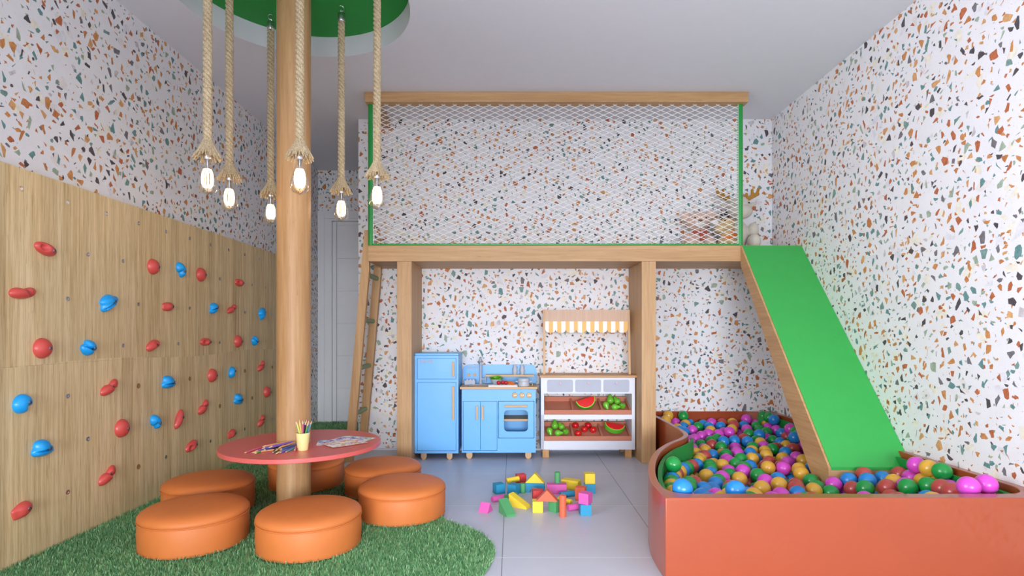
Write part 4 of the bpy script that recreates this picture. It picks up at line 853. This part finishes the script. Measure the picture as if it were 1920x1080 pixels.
M_TOM = plain('tomato_red', srgb(196, 30, 36), .25, .06, coat=.3); M_STALK = plain('stalk_green', srgb(90, 150, 50), .6, .1)
def tomato(x, y, z, r, m, lab, grp, name='toy_tomato', cat='tomato'):
    root = thing(name, (x, y, z), lab, cat, grp)
    b = MB(); b.lathe([(0, 2 * r * .93)] + [(r * math.cos(a), r * .96 + r * .93 * math.sin(a)) for a in [math.radians(q) for q in range(75, -90, -15)]] + [(0, r * .04)], (x, y, z), 24); b.build('fruit_body', m, root)
    b = MB(); b.tube([(x, y, z + 1.82 * r), (x + .1 * r, y, z + 2.15 * r)], [.1 * r, .07 * r], 6); b.build('stalk', M_STALK, root)
for x, y, lab in ((-.107, 4.475, 'red toy tomato on the cutting board, the one under the bowl on the left'), (-.072, 4.51, 'red toy tomato on the cutting board, middle one set further back'), (-.048, 4.475, 'red toy tomato on the cutting board, the one next to the carrots')):
    tomato(x, y, .587, .0175, M_TOM, lab, 'red tomatoes on the cutting board')
M_CARROT = plain('carrot_orange', srgb(226, 112, 40), .45, .12)
for i, (x0, y0, x1, y1, dz, lab) in enumerate(((-.028, 4.50, .032, 4.475, 0, 'orange toy carrot lying nearest the front of the cutting board'), (-.025, 4.525, .028, 4.508, 0, 'orange toy carrot lying at the back of the cutting board'), (-.03, 4.512, .022, 4.49, .012, 'orange toy carrot lying across the two others on the board'))):
    c = thing('toy_carrot', (x0, y0, .587 + dz), lab, 'carrot', 'carrots on the cutting board'); z = .5945 + dz
    b = MB(); b.tube([(x0 + (x1 - x0) * t, y0 + (y1 - y0) * t, z - .004 * t) for t in (0, .03, .3, .6, .9, 1)], [.003, .0075, .0072, .0056, .003, .001], 12); b.build('root', M_CARROT, c)
    b = MB(); b.tube([(x0, y0, z), (x0 - .009, y0 + .003, z + .003)], [.0026, .0016], 6); b.build('stalk', M_STALK, c)
pt = thing('toy_pot', (.094, 4.50, .575), 'grey toy cooking pot with a flat lid at the end of the worktop', 'pot')
b = MB(); b.lathe([(0, .5755), (.046, .5755), (.047, .58), (.047, .585), (.0455, .588), (.0465, .612), (.049, .614), (.049, .616), (0, .616)], (.094, 4.50, 0), 36); b.build('pot_body', M_GREY, pt)
b = MB(); b.lathe([(0, .616), (.0485, .616), (.047, .624), (.046, .634), (.044, .637), (0, .638)], (.094, 4.50, 0), 36); b.build('lid', M_GREY, pt)
for sgn in (-1, 1):
    b = MB(); b.tube([(.094 + sgn * .046, 4.488, .608), (.094 + sgn * .064, 4.490, .612), (.094 + sgn * .066, 4.50, .613), (.094 + sgn * .064, 4.510, .612), (.094 + sgn * .046, 4.512, .608)], .0025, 8); b.build('handle', M_TOYWHITE, pt)
eb = thing('egg_box', (-.35, 4.64, .575), 'small grey toy egg box by the refrigerator end of the worktop', 'box')
b = MB(); frame_front(b, -.392, -.304, 4.60, 4.68, .5755, .617, []); b = MB()
for a in ((-.392, -.304, 4.60, 4.606), (-.392, -.304, 4.674, 4.68), (-.392, -.386, 4.606, 4.674), (-.310, -.304, 4.606, 4.674)): b.box(*a, .5755, .612)
b.box(-.388, -.308, 4.604, 4.676, .5755, .59); b.build('carton', M_TOYGREY, eb)
for i in range(3):
    for j in range(2):
        b = MB(); b.ball((0, 0, 0), (.0115, .0115, .0145), 16, 12)
        o = b.build('toy_egg', M_TOYWHITE); o.location = (-.372 + .025 * i, 4.626 + .028 * j, .6045)
        tag(o, 'white toy egg in the grey egg box, %s of the %s row' % (('first', 'second', 'third')[i] + ' from the refrigerator', ('front', 'back')[j]), 'egg', 'white eggs in the grey box')
# ================================================================ market stall
ms = thing('toy_market_stall', (.61, 4.6, 0), 'white toy market stall with striped valance, drawers and two open shelves', 'toy market stall')
YS = 4.475
b = MB()
for a, e in ((.232, .257), (.963, .988)): b.box(a, e, YS, 4.755, .066, .645)
frame_front(b, .232, .988, .066, .645, YS, YS + .018, [(.2575, .9625, .347, .516), (.2575, .9625, .136, .310)])
b.box(.257, .963, YS + .018, 4.755, .516, .53); b.box(.257, .963, YS + .018, 4.755, .320, .334); b.box(.257, .963, YS + .018, 4.755, .112, .126); b.box(.257, .963, YS + .018, 4.755, .066, .078)
b.build('cabinet', M_TOYWHITE, ms)
bx('worktop', wood('stall_top', srgb(206, 160, 108), srgb(184, 134, 82), 0), ms, .22, 1.0, YS - .02, 4.757, .645, .664, bev=.003)
for i in range(3):
    x0 = .284 + .2255 * i
    b = MB(); b.prism(rrect(x0, x0 + .204, .530, .627, .012), YS - .009, YS + .001, 1); d = b.build('drawer_front', M_TOYGREY, ms)
    b = MB(); b.lathe([(0, 0), (.004, 0), (.004, .006), (.009, .009), (.009, .014), (0, .016)], (x0 + .102, YS - .009, .600), 20, axis=Matrix.Rotation(PI / 2, 3, 'X')); b.build('knob', plain('pink_knob_paint', srgb(216, 176, 186), .4, .03), d)
for x in (.272, .937):
    for y in (YS + .03, 4.72):
        b = MB(); b.box(x - .026, x + .026, y - .024, y + .024, 0, .066, .003); b.build('leg', wood('stall_leg', srgb(206, 156, 100), srgb(180, 128, 76), 2), ms)
for x in (.255, .955):
    b = MB(); b.prism([(4.56, .664), (4.576, .664), (4.622, 1.196), (4.606, 1.196)], x, x + .018, 0); b.build('awning_post', M_BEECHZ, ms)
bx('name_board', wood('stall_board', srgb(214, 182, 156), srgb(196, 160, 134), 2, fine=110), ms, .273, .955, 4.600, 4.612, 1.097, 1.194)
def valance():
    b = MB(); x0, x1, N = .274, .954, 112; zt_, zn, zs = 1.098, 1.030, 1.004; wv_ = (x1 - x0) / 8
    r0, r1 = [], []
    for yy in (4.594, 4.5985):
        top, bot = [], []
        for i in range(N + 1):
            x = x0 + (x1 - x0) * i / N; u = ((x - x0) / wv_) % 1; u = u * 2 - 1
            z = zn - (zn - zs) * math.sqrt(max(0, 1 - u * u)) if i not in (0, N) else zn
            top.append(b.bm.verts.new((x, yy, zt_))); bot.append(b.bm.verts.new((x, yy, z)))
        for i in range(N): b.bm.faces.new((top[i], top[i + 1], bot[i + 1], bot[i]))
        r0.append(top); r1.append(bot)
    for R in (r0, r1):
        for i in range(N): b.bm.faces.new((R[0][i], R[0][i + 1], R[1][i + 1], R[1][i]))
    t = NT('striped_valance'); p = t.pos(); s = t.n('ShaderNodeSeparateXYZ'); t.l(p, s.inputs[0])
    f = t.math('FRACT', t.math('DIVIDE', t.math('SUBTRACT', s.outputs[0], .2735), .0685))
    m = t.math('MULTIPLY', t.math('GREATER_THAN', f, .44), t.math('LESS_THAN', f, .94))
    t.l(t.mix(m, srgb(250, 250, 250), srgb(246, 198, 120)), t.b.inputs['Base Color']); t.set(Roughness=.7)
    b.build('striped_valance', t.m, ms)['label'] = 'scalloped white and yellow striped valance'
valance()
# trays of the stall, tilted towards the front
M_LEAF = plain('pear_green', srgb(118, 200, 56), .25, .08, coat=.3); M_REDF = plain('toy_fruit_red', srgb(220, 30, 34), .25, .05, coat=.3)
M_FLESH = plain('melon_red', srgb(230, 44, 44), .4, .05); M_RIND = plain('melon_rind', srgb(96, 190, 50), .35, .08); M_YRIM = plain('melon_inner_rind', srgb(222, 214, 90), .5, .05)
TA = math.radians(18); TRX = Matrix.Rotation(TA, 3, 'X')
def tray(z0, lab):
    root = thing('fruit_tray', (.61, YS + .02, z0), lab, 'tray', 'terracotta trays of the market stall')
    root.rotation_euler = (TA, 0, 0)
    L, D, H = .702, .245, .036
    b = MB(); b.box(-L / 2, L / 2, 0, .012, 0, H, .001); b.box(-L / 2, L / 2, D - .012, D, 0, H + .012, .001)
    for s in (-1, 1): b.box(s * (L / 2 - .006) - .006, s * (L / 2 - .006) + .006, .0121, D - .0121, 0, H)
    b.box(-L / 2 + .012, L / 2 - .012, .0121, D - .0121, 0, .008)
    OFF[root.name] = Vector(); b.build('tray_box', M_TERRA, root)
    for x in (-L / 6, L / 6):
        b = MB(); b.box(x - .008, x + .008, .0125, D - .0125, .0081, H); b.build('divider', M_TERRA, root)
    def at(u, v, w=0): q = TRX @ Vector((u * L / 2, v * D, .008 + w)); return Vector((.61, YS + .02, z0)) + q
    return at
def pear(p, rot, lab, r=.030):
    root = thing('toy_pear', p, lab, 'pear', 'green toy pears on the stall'); OFF[root.name] = Vector()
    M = rot.to_matrix()
    b = MB(); b.lathe([(0, -r)] + [(r * math.cos(a), r * math.sin(a)) for a in [math.radians(q) for q in range(-70, 25, 13)]] + [(r * .82, r * .62), (r * .56, r * 1.0), (r * .44, r * 1.3), (r * .36, r * 1.55), (r * .2, r * 1.68), (0, r * 1.68)], (0, 0, 0), 24, axis=M); b.build('fruit_body', M_LEAF, root)
    b = MB(); b.tube([M @ Vector((0, 0, r * 1.66)), M @ Vector((.002, 0, r * 2.05))], .0022, 6); b.build('stalk', M_STALK, root)
from mathutils import Euler
def pears(at, u0, s):
    k = 'on the %s tray' % s
    for du, v, w, e, lab in ((-.20, .40, .030, (2.5, 0, .4), 'green toy pear head down, leftmost of the five ' + k), (-.06, .74, .030, (-.15, 0, 0), 'roundest green toy pear at the back of the five ' + k),
                             (.10, .66, .030, (-.45, -.5, .2), 'green toy pear, stalk up, back right of the five ' + k), (-.02, .22, .030, (1.5, 0, 1.35), 'green toy pear on its side before the other four ' + k), (.17, .32, .030, (1.25, 0, -.3), 'green toy pear, stalk facing out, rightmost of the five ' + k)):
        pear(at(u0 + du, v, w), Euler(e), lab, .031 if 'roundest' in lab else .027)
def melon(p, rx, rz, tilt, lab):
    root = thing('watermelon_slice', p, lab, 'watermelon slice', 'toy watermelon slices on the stall'); OFF[root.name] = Vector()
    R = .083; T = .020; n = 28; b = MB(); c = MB(); d = MB()
    A = [math.radians(180 + 180 * i / n) for i in range(n + 1)]
    half = lambda r: [(r * math.cos(a), r * math.sin(a)) for a in A]
    b.prism(half(R - .008), -T, T, 1)
    def band(mb, r0, r1, t0, t1):
        P = half(r1); Q = half(r0)
        for i in range(n):
            (ax_, az), (bx_, bz), (cx_, cz), (dx_, dz) = P[i], P[i + 1], Q[i + 1], Q[i]
            mb.poly([(ax_, -t1, az), (bx_, -t1, bz), (cx_, -t0, cz), (dx_, -t0, dz), (ax_, t1, az), (bx_, t1, bz), (cx_, t0, cz), (dx_, t0, dz)], [(0, 1, 2, 3), (7, 6, 5, 4), (0, 4, 5, 1), (3, 2, 6, 7), (0, 3, 7, 4), (1, 5, 6, 2)])
    band(c, R - .008, R - .0045, T, T); band(d, R - .0045, R, T, T - .003)
    for mb, nm, m in ((b, 'flesh', M_FLESH), (c, 'pale_rind', M_YRIM), (d, 'rind', M_RIND)): mb.build(nm, m, root)
    root.rotation_euler = (rx, tilt, rz)
at = tray(.347, 'upper terracotta tray of the stall, its first compartment empty')
melon(at(-.03, .45, .072), -.55, .1, -.30, 'red watermelon slice in the middle compartment of the upper tray')
pears(at, .66, 'upper')
at2 = tray(.136, 'lower terracotta tray of the stall, filled with pears, tomatoes and melon')
pears(at2, -.66, 'lower')
melon(at2(.66, .45, .070), -1.05, -.12, .16, 'red watermelon slice with its green rind showing, lower tray')
for du, v, w, lab in ((-.22, .80, 0, 'at the back left'), (-.20, .22, 0, 'at the front left'), (-.03, .52, 0, 'in the middle'), (.08, .80, 0, 'at the back right'), (.17, .48, 0, 'nearest the melon')):
    p = at2(du, v, w); tomato(p.x, p.y, p.z - .004, .029, M_REDF, 'red toy tomato %s of the five on the lower stall tray' % lab, 'red tomatoes on the stall')

# ================================================================ toy blocks
def block_mat(nm, col):
    t = NT('block_' + nm); p = t.obj(); f = t.noise(t.scale(p, (4, 4, 60)), 6, 3)
    t.l(t.mix(f, tuple(x * .86 for x in col[:3]) + (1,), col), t.b.inputs['Base Color']); t.set(Roughness=.55); return t.m
BM = {k: block_mat(k, srgb(*v)) for k, v in dict(pink=(226, 96, 178), yellow=(246, 214, 60), blue=(40, 148, 190), green=(84, 164, 104), orange=(240, 106, 72), red=(222, 66, 66)).items()}
def block(shape, c, x, y, z, rz, lab, dims=(.06, .06, .06), ex=0, ey=0):
    b = MB(); a, e, h = dims
    if shape == 'cube': b.box(-a / 2, a / 2, -e / 2, e / 2, 0, h, .0015)
    elif shape == 'roof': b.prism([(-a / 2, 0), (a / 2, 0), (0, h)], -e / 2, e / 2, 1)
    elif shape == 'ramp': b.prism([(-a / 2, 0), (a / 2, 0), (a / 2, .012), (-a / 2, h)], -e / 2, e / 2, 1)
    elif shape == 'post': b.lathe([(0, 0), (a / 2 - .001, 0), (a / 2, .001), (a / 2, h - .001), (a / 2 - .001, h), (0, h)], (0, 0, 0), 28)
    elif shape == 'log': b.lathe([(0, -h / 2), (a / 2 - .001, -h / 2), (a / 2, -h / 2 + .001), (a / 2, h / 2 - .001), (a / 2 - .001, h / 2), (0, h / 2)], (0, 0, a / 2), 28, axis=Matrix.Rotation(PI / 2, 3, 'Y'))
    elif shape == 'arch':
        r = a * .27; P = [(-a / 2, 0), (-a / 2, h), (a / 2, h), (a / 2, 0)] + [(r * math.cos(q), r * math.sin(q)) for q in [PI * i / 12 for i in range(13)]]
        b.prism(P, -e / 2, e / 2, 1)
    nm = dict(cube='toy_cube', roof='toy_triangle_block', ramp='toy_ramp_block', post='toy_cylinder_block', log='toy_cylinder_block', arch='toy_arch_block')[shape]
    o = b.build(nm, BM[c]); o.location = (x, y, z); o.rotation_euler = (ex, ey, rz)
    tag(o, lab, 'toy block', 'painted toy blocks scattered on the floor')
def fl(zx, zy): d = 1045 / (870 + zy / 7.68 - 625); return (880 + zx / 7.68 - 960) * d / 1045, d
def B(shape, c, zx, zy, back, rz, lab, dims=(.06, .06, .06), z=0, **k):
    x, y = fl(zx, zy); block(shape, c, x * (y + back) / y, y + back, z, rz, lab, dims, **k)
B('roof', 'pink', 235, 700, .025, 1.15, 'pink triangular block lying furthest left, nearest the turf', (.068, .058, .05))
B('log', 'pink', 425, 545, .02, .62, 'pink cylinder block lying behind the pink triangular one', (.034, .034, .095))
B('cube', 'blue', 425, 440, .038, .45, 'blue cube furthest left in the row of blocks')
B('cube', 'blue', 640, 450, .038, -.5, 'blue cube right of the leftmost blue one, beside the green post')
B('log', 'yellow', 630, 350, .06, .3, 'yellow cylinder block lying behind the two blue cubes', (.036, .036, .085), z=.022, ey=-.12)
B('cube', 'red', 742, 350, .13, .35, 'red block at the back left, behind the yellow cylinder', (.06, .05, .06), z=0)
B('post', 'green', 772, 425, .016, 0, 'green cylinder block standing beside the blue arch', (.034, .034, .06))
B('arch', 'blue', 945, 425, .05, -.12, 'blue arch block carrying a yellow triangle', (.118, .06, .058))
B('roof', 'yellow', 945, 425, .05, -.12, 'yellow triangular block resting on the blue arch', (.118, .056, .06), z=.0585)
B('cube', 'pink', 1258, 440, .03, -.03, 'pink oblong block with a green post on top', (.122, .055, .06))
B('post', 'green', 1268, 440, .045, 0, 'green cylinder block standing on the pink oblong block', (.036, .034, .068), z=.0605)
B('cube', 'yellow', 1470, 400, .07, -.5, 'yellow oblong block behind the blue cylinder', (.115, .06, .06))
B('cube', 'blue', 1732, 430, .035, -.08, 'blue cube at the back right under a yellow cube', (.068, .06, .06))
B('cube', 'yellow', 1728, 430, .033, .05, 'yellow cube stacked on the back right blue cube', (.062, .058, .062), z=.0605)
B('cube', 'red', 985, 595, .075, .1, 'red cube behind the yellow cube that carries the orange triangle', (.062, .055, .07))
B('cube', 'yellow', 981, 705, .03, .02, 'yellow cube in front carrying the left end of the orange triangle', (.058, .06, .062))
B('cube', 'green', 1238, 715, .045, .75, 'green cube carrying the right end of the orange triangle', (.056, .056, .062))
B('roof', 'orange', 1120, 705, .032, -.1, 'orange triangular block bridging the yellow and the green cube', (.118, .056, .062), z=.0625)
B('post', 'orange', 1345, 775, .02, 0, 'tall orange cylinder block standing in front', (.037, .037, .118))
B('log', 'yellow', 1375, 615, .05, -.7, 'yellow cylinder block lying behind the tall orange post', (.036, .036, .09))
B('log', 'blue', 1410, 500, .04, .38, 'blue cylinder block lying on the right in front of the pink oblong', (.034, .034, .095))
B('cube', 'orange', 1605, 545, .045, -.3, 'orange upright block behind the front pink and blue stack', (.06, .055, .078))
B('cube', 'blue', 1668, 750, .032, .03, 'blue cube in front on the right under a pink cube', (.061, .06, .06))
B('cube', 'pink', 1672, 750, .034, -.55, 'pink cube turned on top of the front blue cube', (.058, .058, .06), z=.0605)
B('log', 'pink', 1500, 685, .025, .45, 'dark pink cylinder block lying left of the front pink and blue stack', (.036, .036, .075))
B('ramp', 'green', 545, 765, .05, -1.1, 'green ramp block lying in front on the left', (.10, .056, .075))
B('ramp', 'yellow', 725, 650, .045, -.55, 'yellow ramp block lying right of the green ramp', (.118, .05, .072))
B('log', 'green', 600, 540, .03, .7, 'green cylinder block lying behind the green and yellow ramps', (.04, .04, .085))

# ================================================================ pencils, cup, drawings on the table
PC = dict(purple=(126, 104, 206), pink=(226, 110, 140), green=(84, 170, 90), blue=(70, 104, 190), teal=(90, 176, 196), yellow=(240, 226, 120), black=(40, 38, 44), orange=(240, 170, 110))
PM = {k: plain('pencil_' + k, srgb(*v), .4, .04) for k, v in PC.items()}
M_PW = plain('pencil_wood', srgb(232, 200, 158), .6, .05)
PMESH = {}
def pencil(c, p, direction, lab, grp, L=.155):
    root = thing('coloured_pencil', p, lab, 'pencil', grp); OFF[root.name] = Vector()
    if c not in PMESH:
        r = .0042; b = MB(); b.cyl((0, 0, 0), (0, 0, L * .88), r, n=6); a = b.build('shaft', PM[c], root, smooth=0)
        b = MB(); b.cyl((0, 0, L * .88), (0, 0, L * .975), r * .98, r * .22, n=12); e = b.build('sharpened_tip', M_PW, root)
        b = MB(); b.cyl((0, 0, L * .975), (0, 0, L), r * .22, .0003, n=8); f = b.build('lead', PM[c], root)
        PMESH[c] = [(x.name.split('.')[0], x.data) for x in (a, e, f)]
    else:
        for nm, me in PMESH[c]:
            o = bpy.data.objects.new(nm, me); COL.objects.link(o); o.parent = root
    root.rotation_mode = 'QUATERNION'; root.rotation_quaternion = Vector((0, 0, 1)).rotation_difference(Vector(direction))
tz = TZ + .0045
pencil('pink', (-1.352, 3.0, tz), (-.12, -.985, 0), 'single pink pencil lying apart on the left of the table', 'pencils lying on the table')
PILE = [('purple', -1.300, 3.03, -118, 0), ('purple', -1.262, 3.05, -125, 1), ('orange', -1.268, 3.06, -122, 2), ('pink', -1.248, 3.045, -112, 2), ('orange', -1.222, 3.045, -100, 2), ('blue', -1.205, 3.04, -104, 1), ('green', -1.325, 2.985, -98, 0),
        ('teal', -1.275, 3.0, -85, 0), ('teal', -1.23, 3.00, -92, 0), ('yellow', -1.27, 3.01, -82, 1), ('black', -1.30, 3.0, -75, 0), ('pink', -1.25, 3.0, -80, 0), ('purple', -1.21, 3.0, -96, 0), ('green', -1.20, 3.02, -91, 0), ('black', -1.235, 3.03, -130, 0),
        ('yellow', -1.24, 2.98, -88, 0), ('teal', -1.19, 3.03, -95, 0), ('blue', -1.28, 3.02, -105, 1), ('orange', -1.255, 2.96, -140, 0), ('purple', -1.225, 3.02, -115, 3), ('pink', -1.195, 3.015, -75, 1)]
for c, x, y, a, lv in PILE:
    a = math.radians(a); pencil(c, (x + .035, y, tz + lv * .0085), (math.cos(a), math.sin(a), 0), '%s pencil in the loose pile on the coral table' % c, '%s pencils in the loose pile' % c)
cup = (-1.107, 2.95, TZ)
b = MB(); b.lathe([(0, 0), (.026, 0), (.027, .002), (.036, .092), (.0335, .092), (.0245, .004), (0, .004)], (cup[0], cup[1], TZ), 40)
lone(b, 'pencil_cup', plain('pale_yellow_cup', srgb(244, 232, 160), .45, .02), cup, 'pale yellow tapered cup holding upright pencils on the coral table', 'cup')
CUPP = [('green', -.7, -.1, .5), ('yellow', -.45, -.5, .3), ('yellow', -.3, -.1, .18), ('black', -.05, .1, .2), ('pink', .15, -.4, .15), ('pink', .25, .3, .2), ('orange', .55, .1, .3), ('blue', .7, -.2, .35), ('teal', .8, .3, .5), ('purple', -.1, .7, .3), ('black', .45, -.45, .12), ('green', .75, -.55, .3)]
for i, (c, u, v, k) in enumerate(CUPP):
    p0_ = Vector((cup[0] - u * .008, cup[1] - v * .008, TZ + .0045 + (i % 3) * .001)); q = Vector((cup[0] + u * .026, cup[1] + v * .026, TZ + .088))
    pencil(c, p0_, (q - p0_).normalized(), '%s pencil standing in the pale yellow cup' % c, '%s pencils in the yellow cup' % c)
def drawing_mat(i, cols):
    t = NT('child_drawing_%d' % i); p = t.obj(); f = t.noise(p, 14 + i, 4, .6); g = t.noise(p, 30 + 3 * i, 3)
    c = t.ramp(f, [(0, (.92, .92, .94, 1)), (.47, (.92, .92, .94, 1)), (.50, cols[0]), (.56, cols[1]), (.60, (.9, .9, .93, 1)), (1, cols[2])])
    c = t.mix(t.math('GREATER_THAN', g, .66), c, cols[2]); t.l(c, t.b.inputs['Base Color']); t.set(Roughness=.7); return t.m
SHEETS = [(-.995, 3.165, .25, [srgb(150, 140, 220), srgb(120, 170, 220), srgb(180, 220, 190)], 'white drawing sheet with pale washes, lowest of the papers on the table'),
          (-.925, 3.245, -.35, [srgb(120, 190, 220), srgb(220, 230, 120), srgb(150, 220, 160)], 'drawing with blue and green stripes at the far edge of the paper pile'),
          (-.96, 3.20, 1.15, [srgb(140, 120, 210), srgb(110, 100, 190), srgb(130, 170, 230)], 'drawing with violet patches on top of the paper pile'),
          (-.935, 3.115, .75, [srgb(240, 210, 120), srgb(230, 140, 170), srgb(150, 150, 220)], 'mostly white drawing nearest the cup on the paper pile')]
for i, (x, y, rz, cols, lab) in enumerate(SHEETS):
    b = MB(); b.box(-.105, .105, -.075, .075, 0, .0007)
    for v in b.bm.verts: pass
    o = b.build('drawing_sheet', drawing_mat(i, cols), smooth=0); o.location = (x, y, TZ + .0004 + i * .0011); o.rotation_euler = (0, 0, rz); tag(o, lab, 'drawing', 'drawings on the coral table')

# ================================================================ plush toys on the loft
def soft(name, parent, m, balls, vox=.006, lab=None):
    b = MB()
    for c, r, *rot in balls: b.ball(c, r, 24, 16, Euler(rot[0]).to_matrix() if rot else None)
    o = b.build(name, m, parent)
    md = o.modifiers.new('remesh', 'REMESH'); md.mode = 'VOXEL'; md.voxel_size = vox; md.use_smooth_shade = True
    ms_ = o.modifiers.new('smooth', 'SMOOTH'); ms_.iterations = 3; ms_.factor = .5
    if lab: o['label'] = lab
    return o
def wool(nm, col): return plain(nm, col, .95, .06, nscale=40, bump=.5, bscale=260, sheen=.3)
ZD = 1.676
M_CREAM = wool('cream_wool', srgb(206, 200, 186)); M_MUST = wool('mustard_felt', srgb(176, 128, 50)); M_ROSE = wool('pale_rose_plush', srgb(222, 190, 174)); M_TAN = wool('beige_plush', srgb(208, 178, 128))
M_ORANGE = wool('orange_fleece', srgb(226, 130, 50)); M_BLACK = plain('black_bead', (.01, .01, .01), .25, .02); M_BROWN = wool('brown_plush', srgb(120, 84, 56)); M_BOW = wool('brick_red_ribbon', srgb(180, 84, 66)); M_WHITEP = wool('white_plush', srgb(235, 230, 225))
rx_, ry_ = 1.862, 4.60
re = thing('plush_reindeer', (rx_, ry_, ZD), 'cream plush reindeer with mustard antlers seated behind the green loft post', 'plush toy')
soft('reindeer_body', re, M_CREAM, [((rx_, ry_ + .01, ZD + .135), (.088, .08, .13)), ((rx_ - .10, ry_ - .04, ZD + .17), (.042, .045, .062)), ((rx_ + .112, ry_ - .04, ZD + .17), (.042, .045, .062)),
     ((rx_ - .085, ry_ - .115, ZD + .062), (.052, .06, .062)), ((rx_ + .085, ry_ - .115, ZD + .062), (.052, .06, .062)), ((rx_, ry_ - .005, ZD + .37), (.095, .09, .085)), ((rx_, ry_ - .055, ZD + .315), (.098, .075, .062))])
def antler(s):
    x, y, z = rx_ + s * .062, ry_, ZD + .42
    soft('antler', re, M_MUST, [((x + s * (.012 + .022 * i), y, z + .012 * i + .006), (.019, .013, .019)) for i in range(5)] + [((x + s * .012, y, z + .04 + .012 * i), (.012, .011, .014)) for i in range(2)] +
         [((x + s * .058, y, z + .045 + .013 * i), (.013, .011, .014)) for i in range(4)] + [((x + s * (.098 + .004 * i), y, z + .055 + .013 * i), (.013, .011, .014)) for i in range(4)], .005, 'mustard felt antler')
for s in (-1, 1):
    antler(s)
    b = MB(); b.ball((rx_ + s * .118, ry_ - .01, ZD + .385), (.036, .012, .018), 20, 12, Euler((0, -s * .35, 0)).to_matrix()); b.build('ear', M_CREAM, re)
    b = MB(); b.ball((rx_ + s * .062, ry_ - .077, ZD + .385), .007, 12, 8); b.build('eye', M_BLACK, re)
bx_, by_ = 1.535, 4.60
be = thing('plush_bear', (bx_, by_, ZD), 'pale rose plush bear with a brick red ribbon seated behind the net', 'plush toy')
soft('bear_body', be, M_ROSE, [((bx_, by_, ZD + .09), (.085, .075, .10)), ((bx_ - .105, by_ - .02, ZD + .09), (.032, .035, .065), (0, .4, 0)), ((bx_ + .09, by_ - .02, ZD + .09), (.032, .035, .065), (0, -.4, 0)), ((bx_ - .085, by_ - .11, ZD + .05), (.05, .055, .05)), ((bx_ + .06, by_ - .11, ZD + .05), (.05, .055, .05)),
     ((bx_, by_ - .01, ZD + .245), (.10, .085, .082)), ((bx_ - .105, by_, ZD + .29), (.042, .022, .042)), ((bx_ + .10, by_, ZD + .30), (.042, .022, .042))])
b = MB(); b.ball((bx_ - .015, by_ - .085, ZD + .215), (.044, .03, .034)); m = b.build('muzzle', M_WHITEP, be)
b = MB(); b.ball((bx_ - .018, by_ - .113, ZD + .228), (.021, .012, .014)); b.build('nose', M_BROWN, be)
for s in (-1, 1):
    b = MB(); b.ball((bx_ + s * .045 - .008, by_ - .09, ZD + .26), .006, 12, 8); b.build('eye', M_BLACK, be)
b = MB(); b.ball((bx_ - .012, by_ - .088, ZD + .147), (.016, .014, .014))
b.prism([(bx_ - .012, ZD + .15), (bx_ - .07, ZD + .175), (bx_ - .066, ZD + .125)], by_ - .09, by_ - .076, 1); b.prism([(bx_ - .012, ZD + .15), (bx_ + .048, ZD + .172), (bx_ + .044, ZD + .125)], by_ - .09, by_ - .076, 1)
b.prism([(bx_ - .02, ZD + .15), (bx_ + .006, ZD + .15), (bx_ + .03, ZD + .08), (bx_ - .01, ZD + .075)], by_ - .092, by_ - .08, 1); b.build('ribbon', M_BOW, be)
gx, gy = 1.678, 4.405
gi = thing('plush_giraffe', (gx, gy, ZD), 'beige plush giraffe with an orange mane slumped between the bear and the reindeer', 'plush toy')
soft('giraffe_body', gi, M_TAN, [((gx + .03, gy + .005, ZD + .05), (.078, .055, .05)), ((gx + .015, gy, ZD + .11), (.045, .045, .06)), ((gx + .01, gy - .02, ZD + .18), (.062, .055, .052)), ((gx - .045, gy - .05, ZD + .145), (.052, .045, .036), (0, -.35, 0)), ((gx - .022, gy - .045, ZD + .026), (.026, .05, .026)), ((gx + .06, gy - .045, ZD + .026), (.028, .05, .026))])
soft('mane', gi, M_ORANGE, [((gx + .058, gy - .01, ZD + .21 - .026 * i), (.017, .02, .02)) for i in range(5)] + [((gx + .075, gy, ZD + .10), (.035, .03, .022)), ((gx + .02, gy - .045, ZD + .078), (.05, .02, .016))], .005, 'orange fleecy mane')
for s, dx in ((-1, -.02), (1, .035)):
    b = MB(); b.tube([(gx + dx, gy, ZD + .22), (gx + dx - .004, gy, ZD + .25)], .007, 10); b.ball((gx + dx - .004, gy, ZD + .255), .012, 14, 10); b.build('horn', plain('dark_brown_felt', srgb(60, 34, 30), .9, .06), gi)
b = MB(); b.ball((gx - .07, gy, ZD + .20), (.032, .012, .02), 18, 12, Euler((0, .3, 0)).to_matrix()); b.build('ear', M_WHITEP, gi)
b = MB(); b.ball((gx - .02, gy - .067, ZD + .20), .006, 12, 8); b.build('eye', M_BLACK, gi)
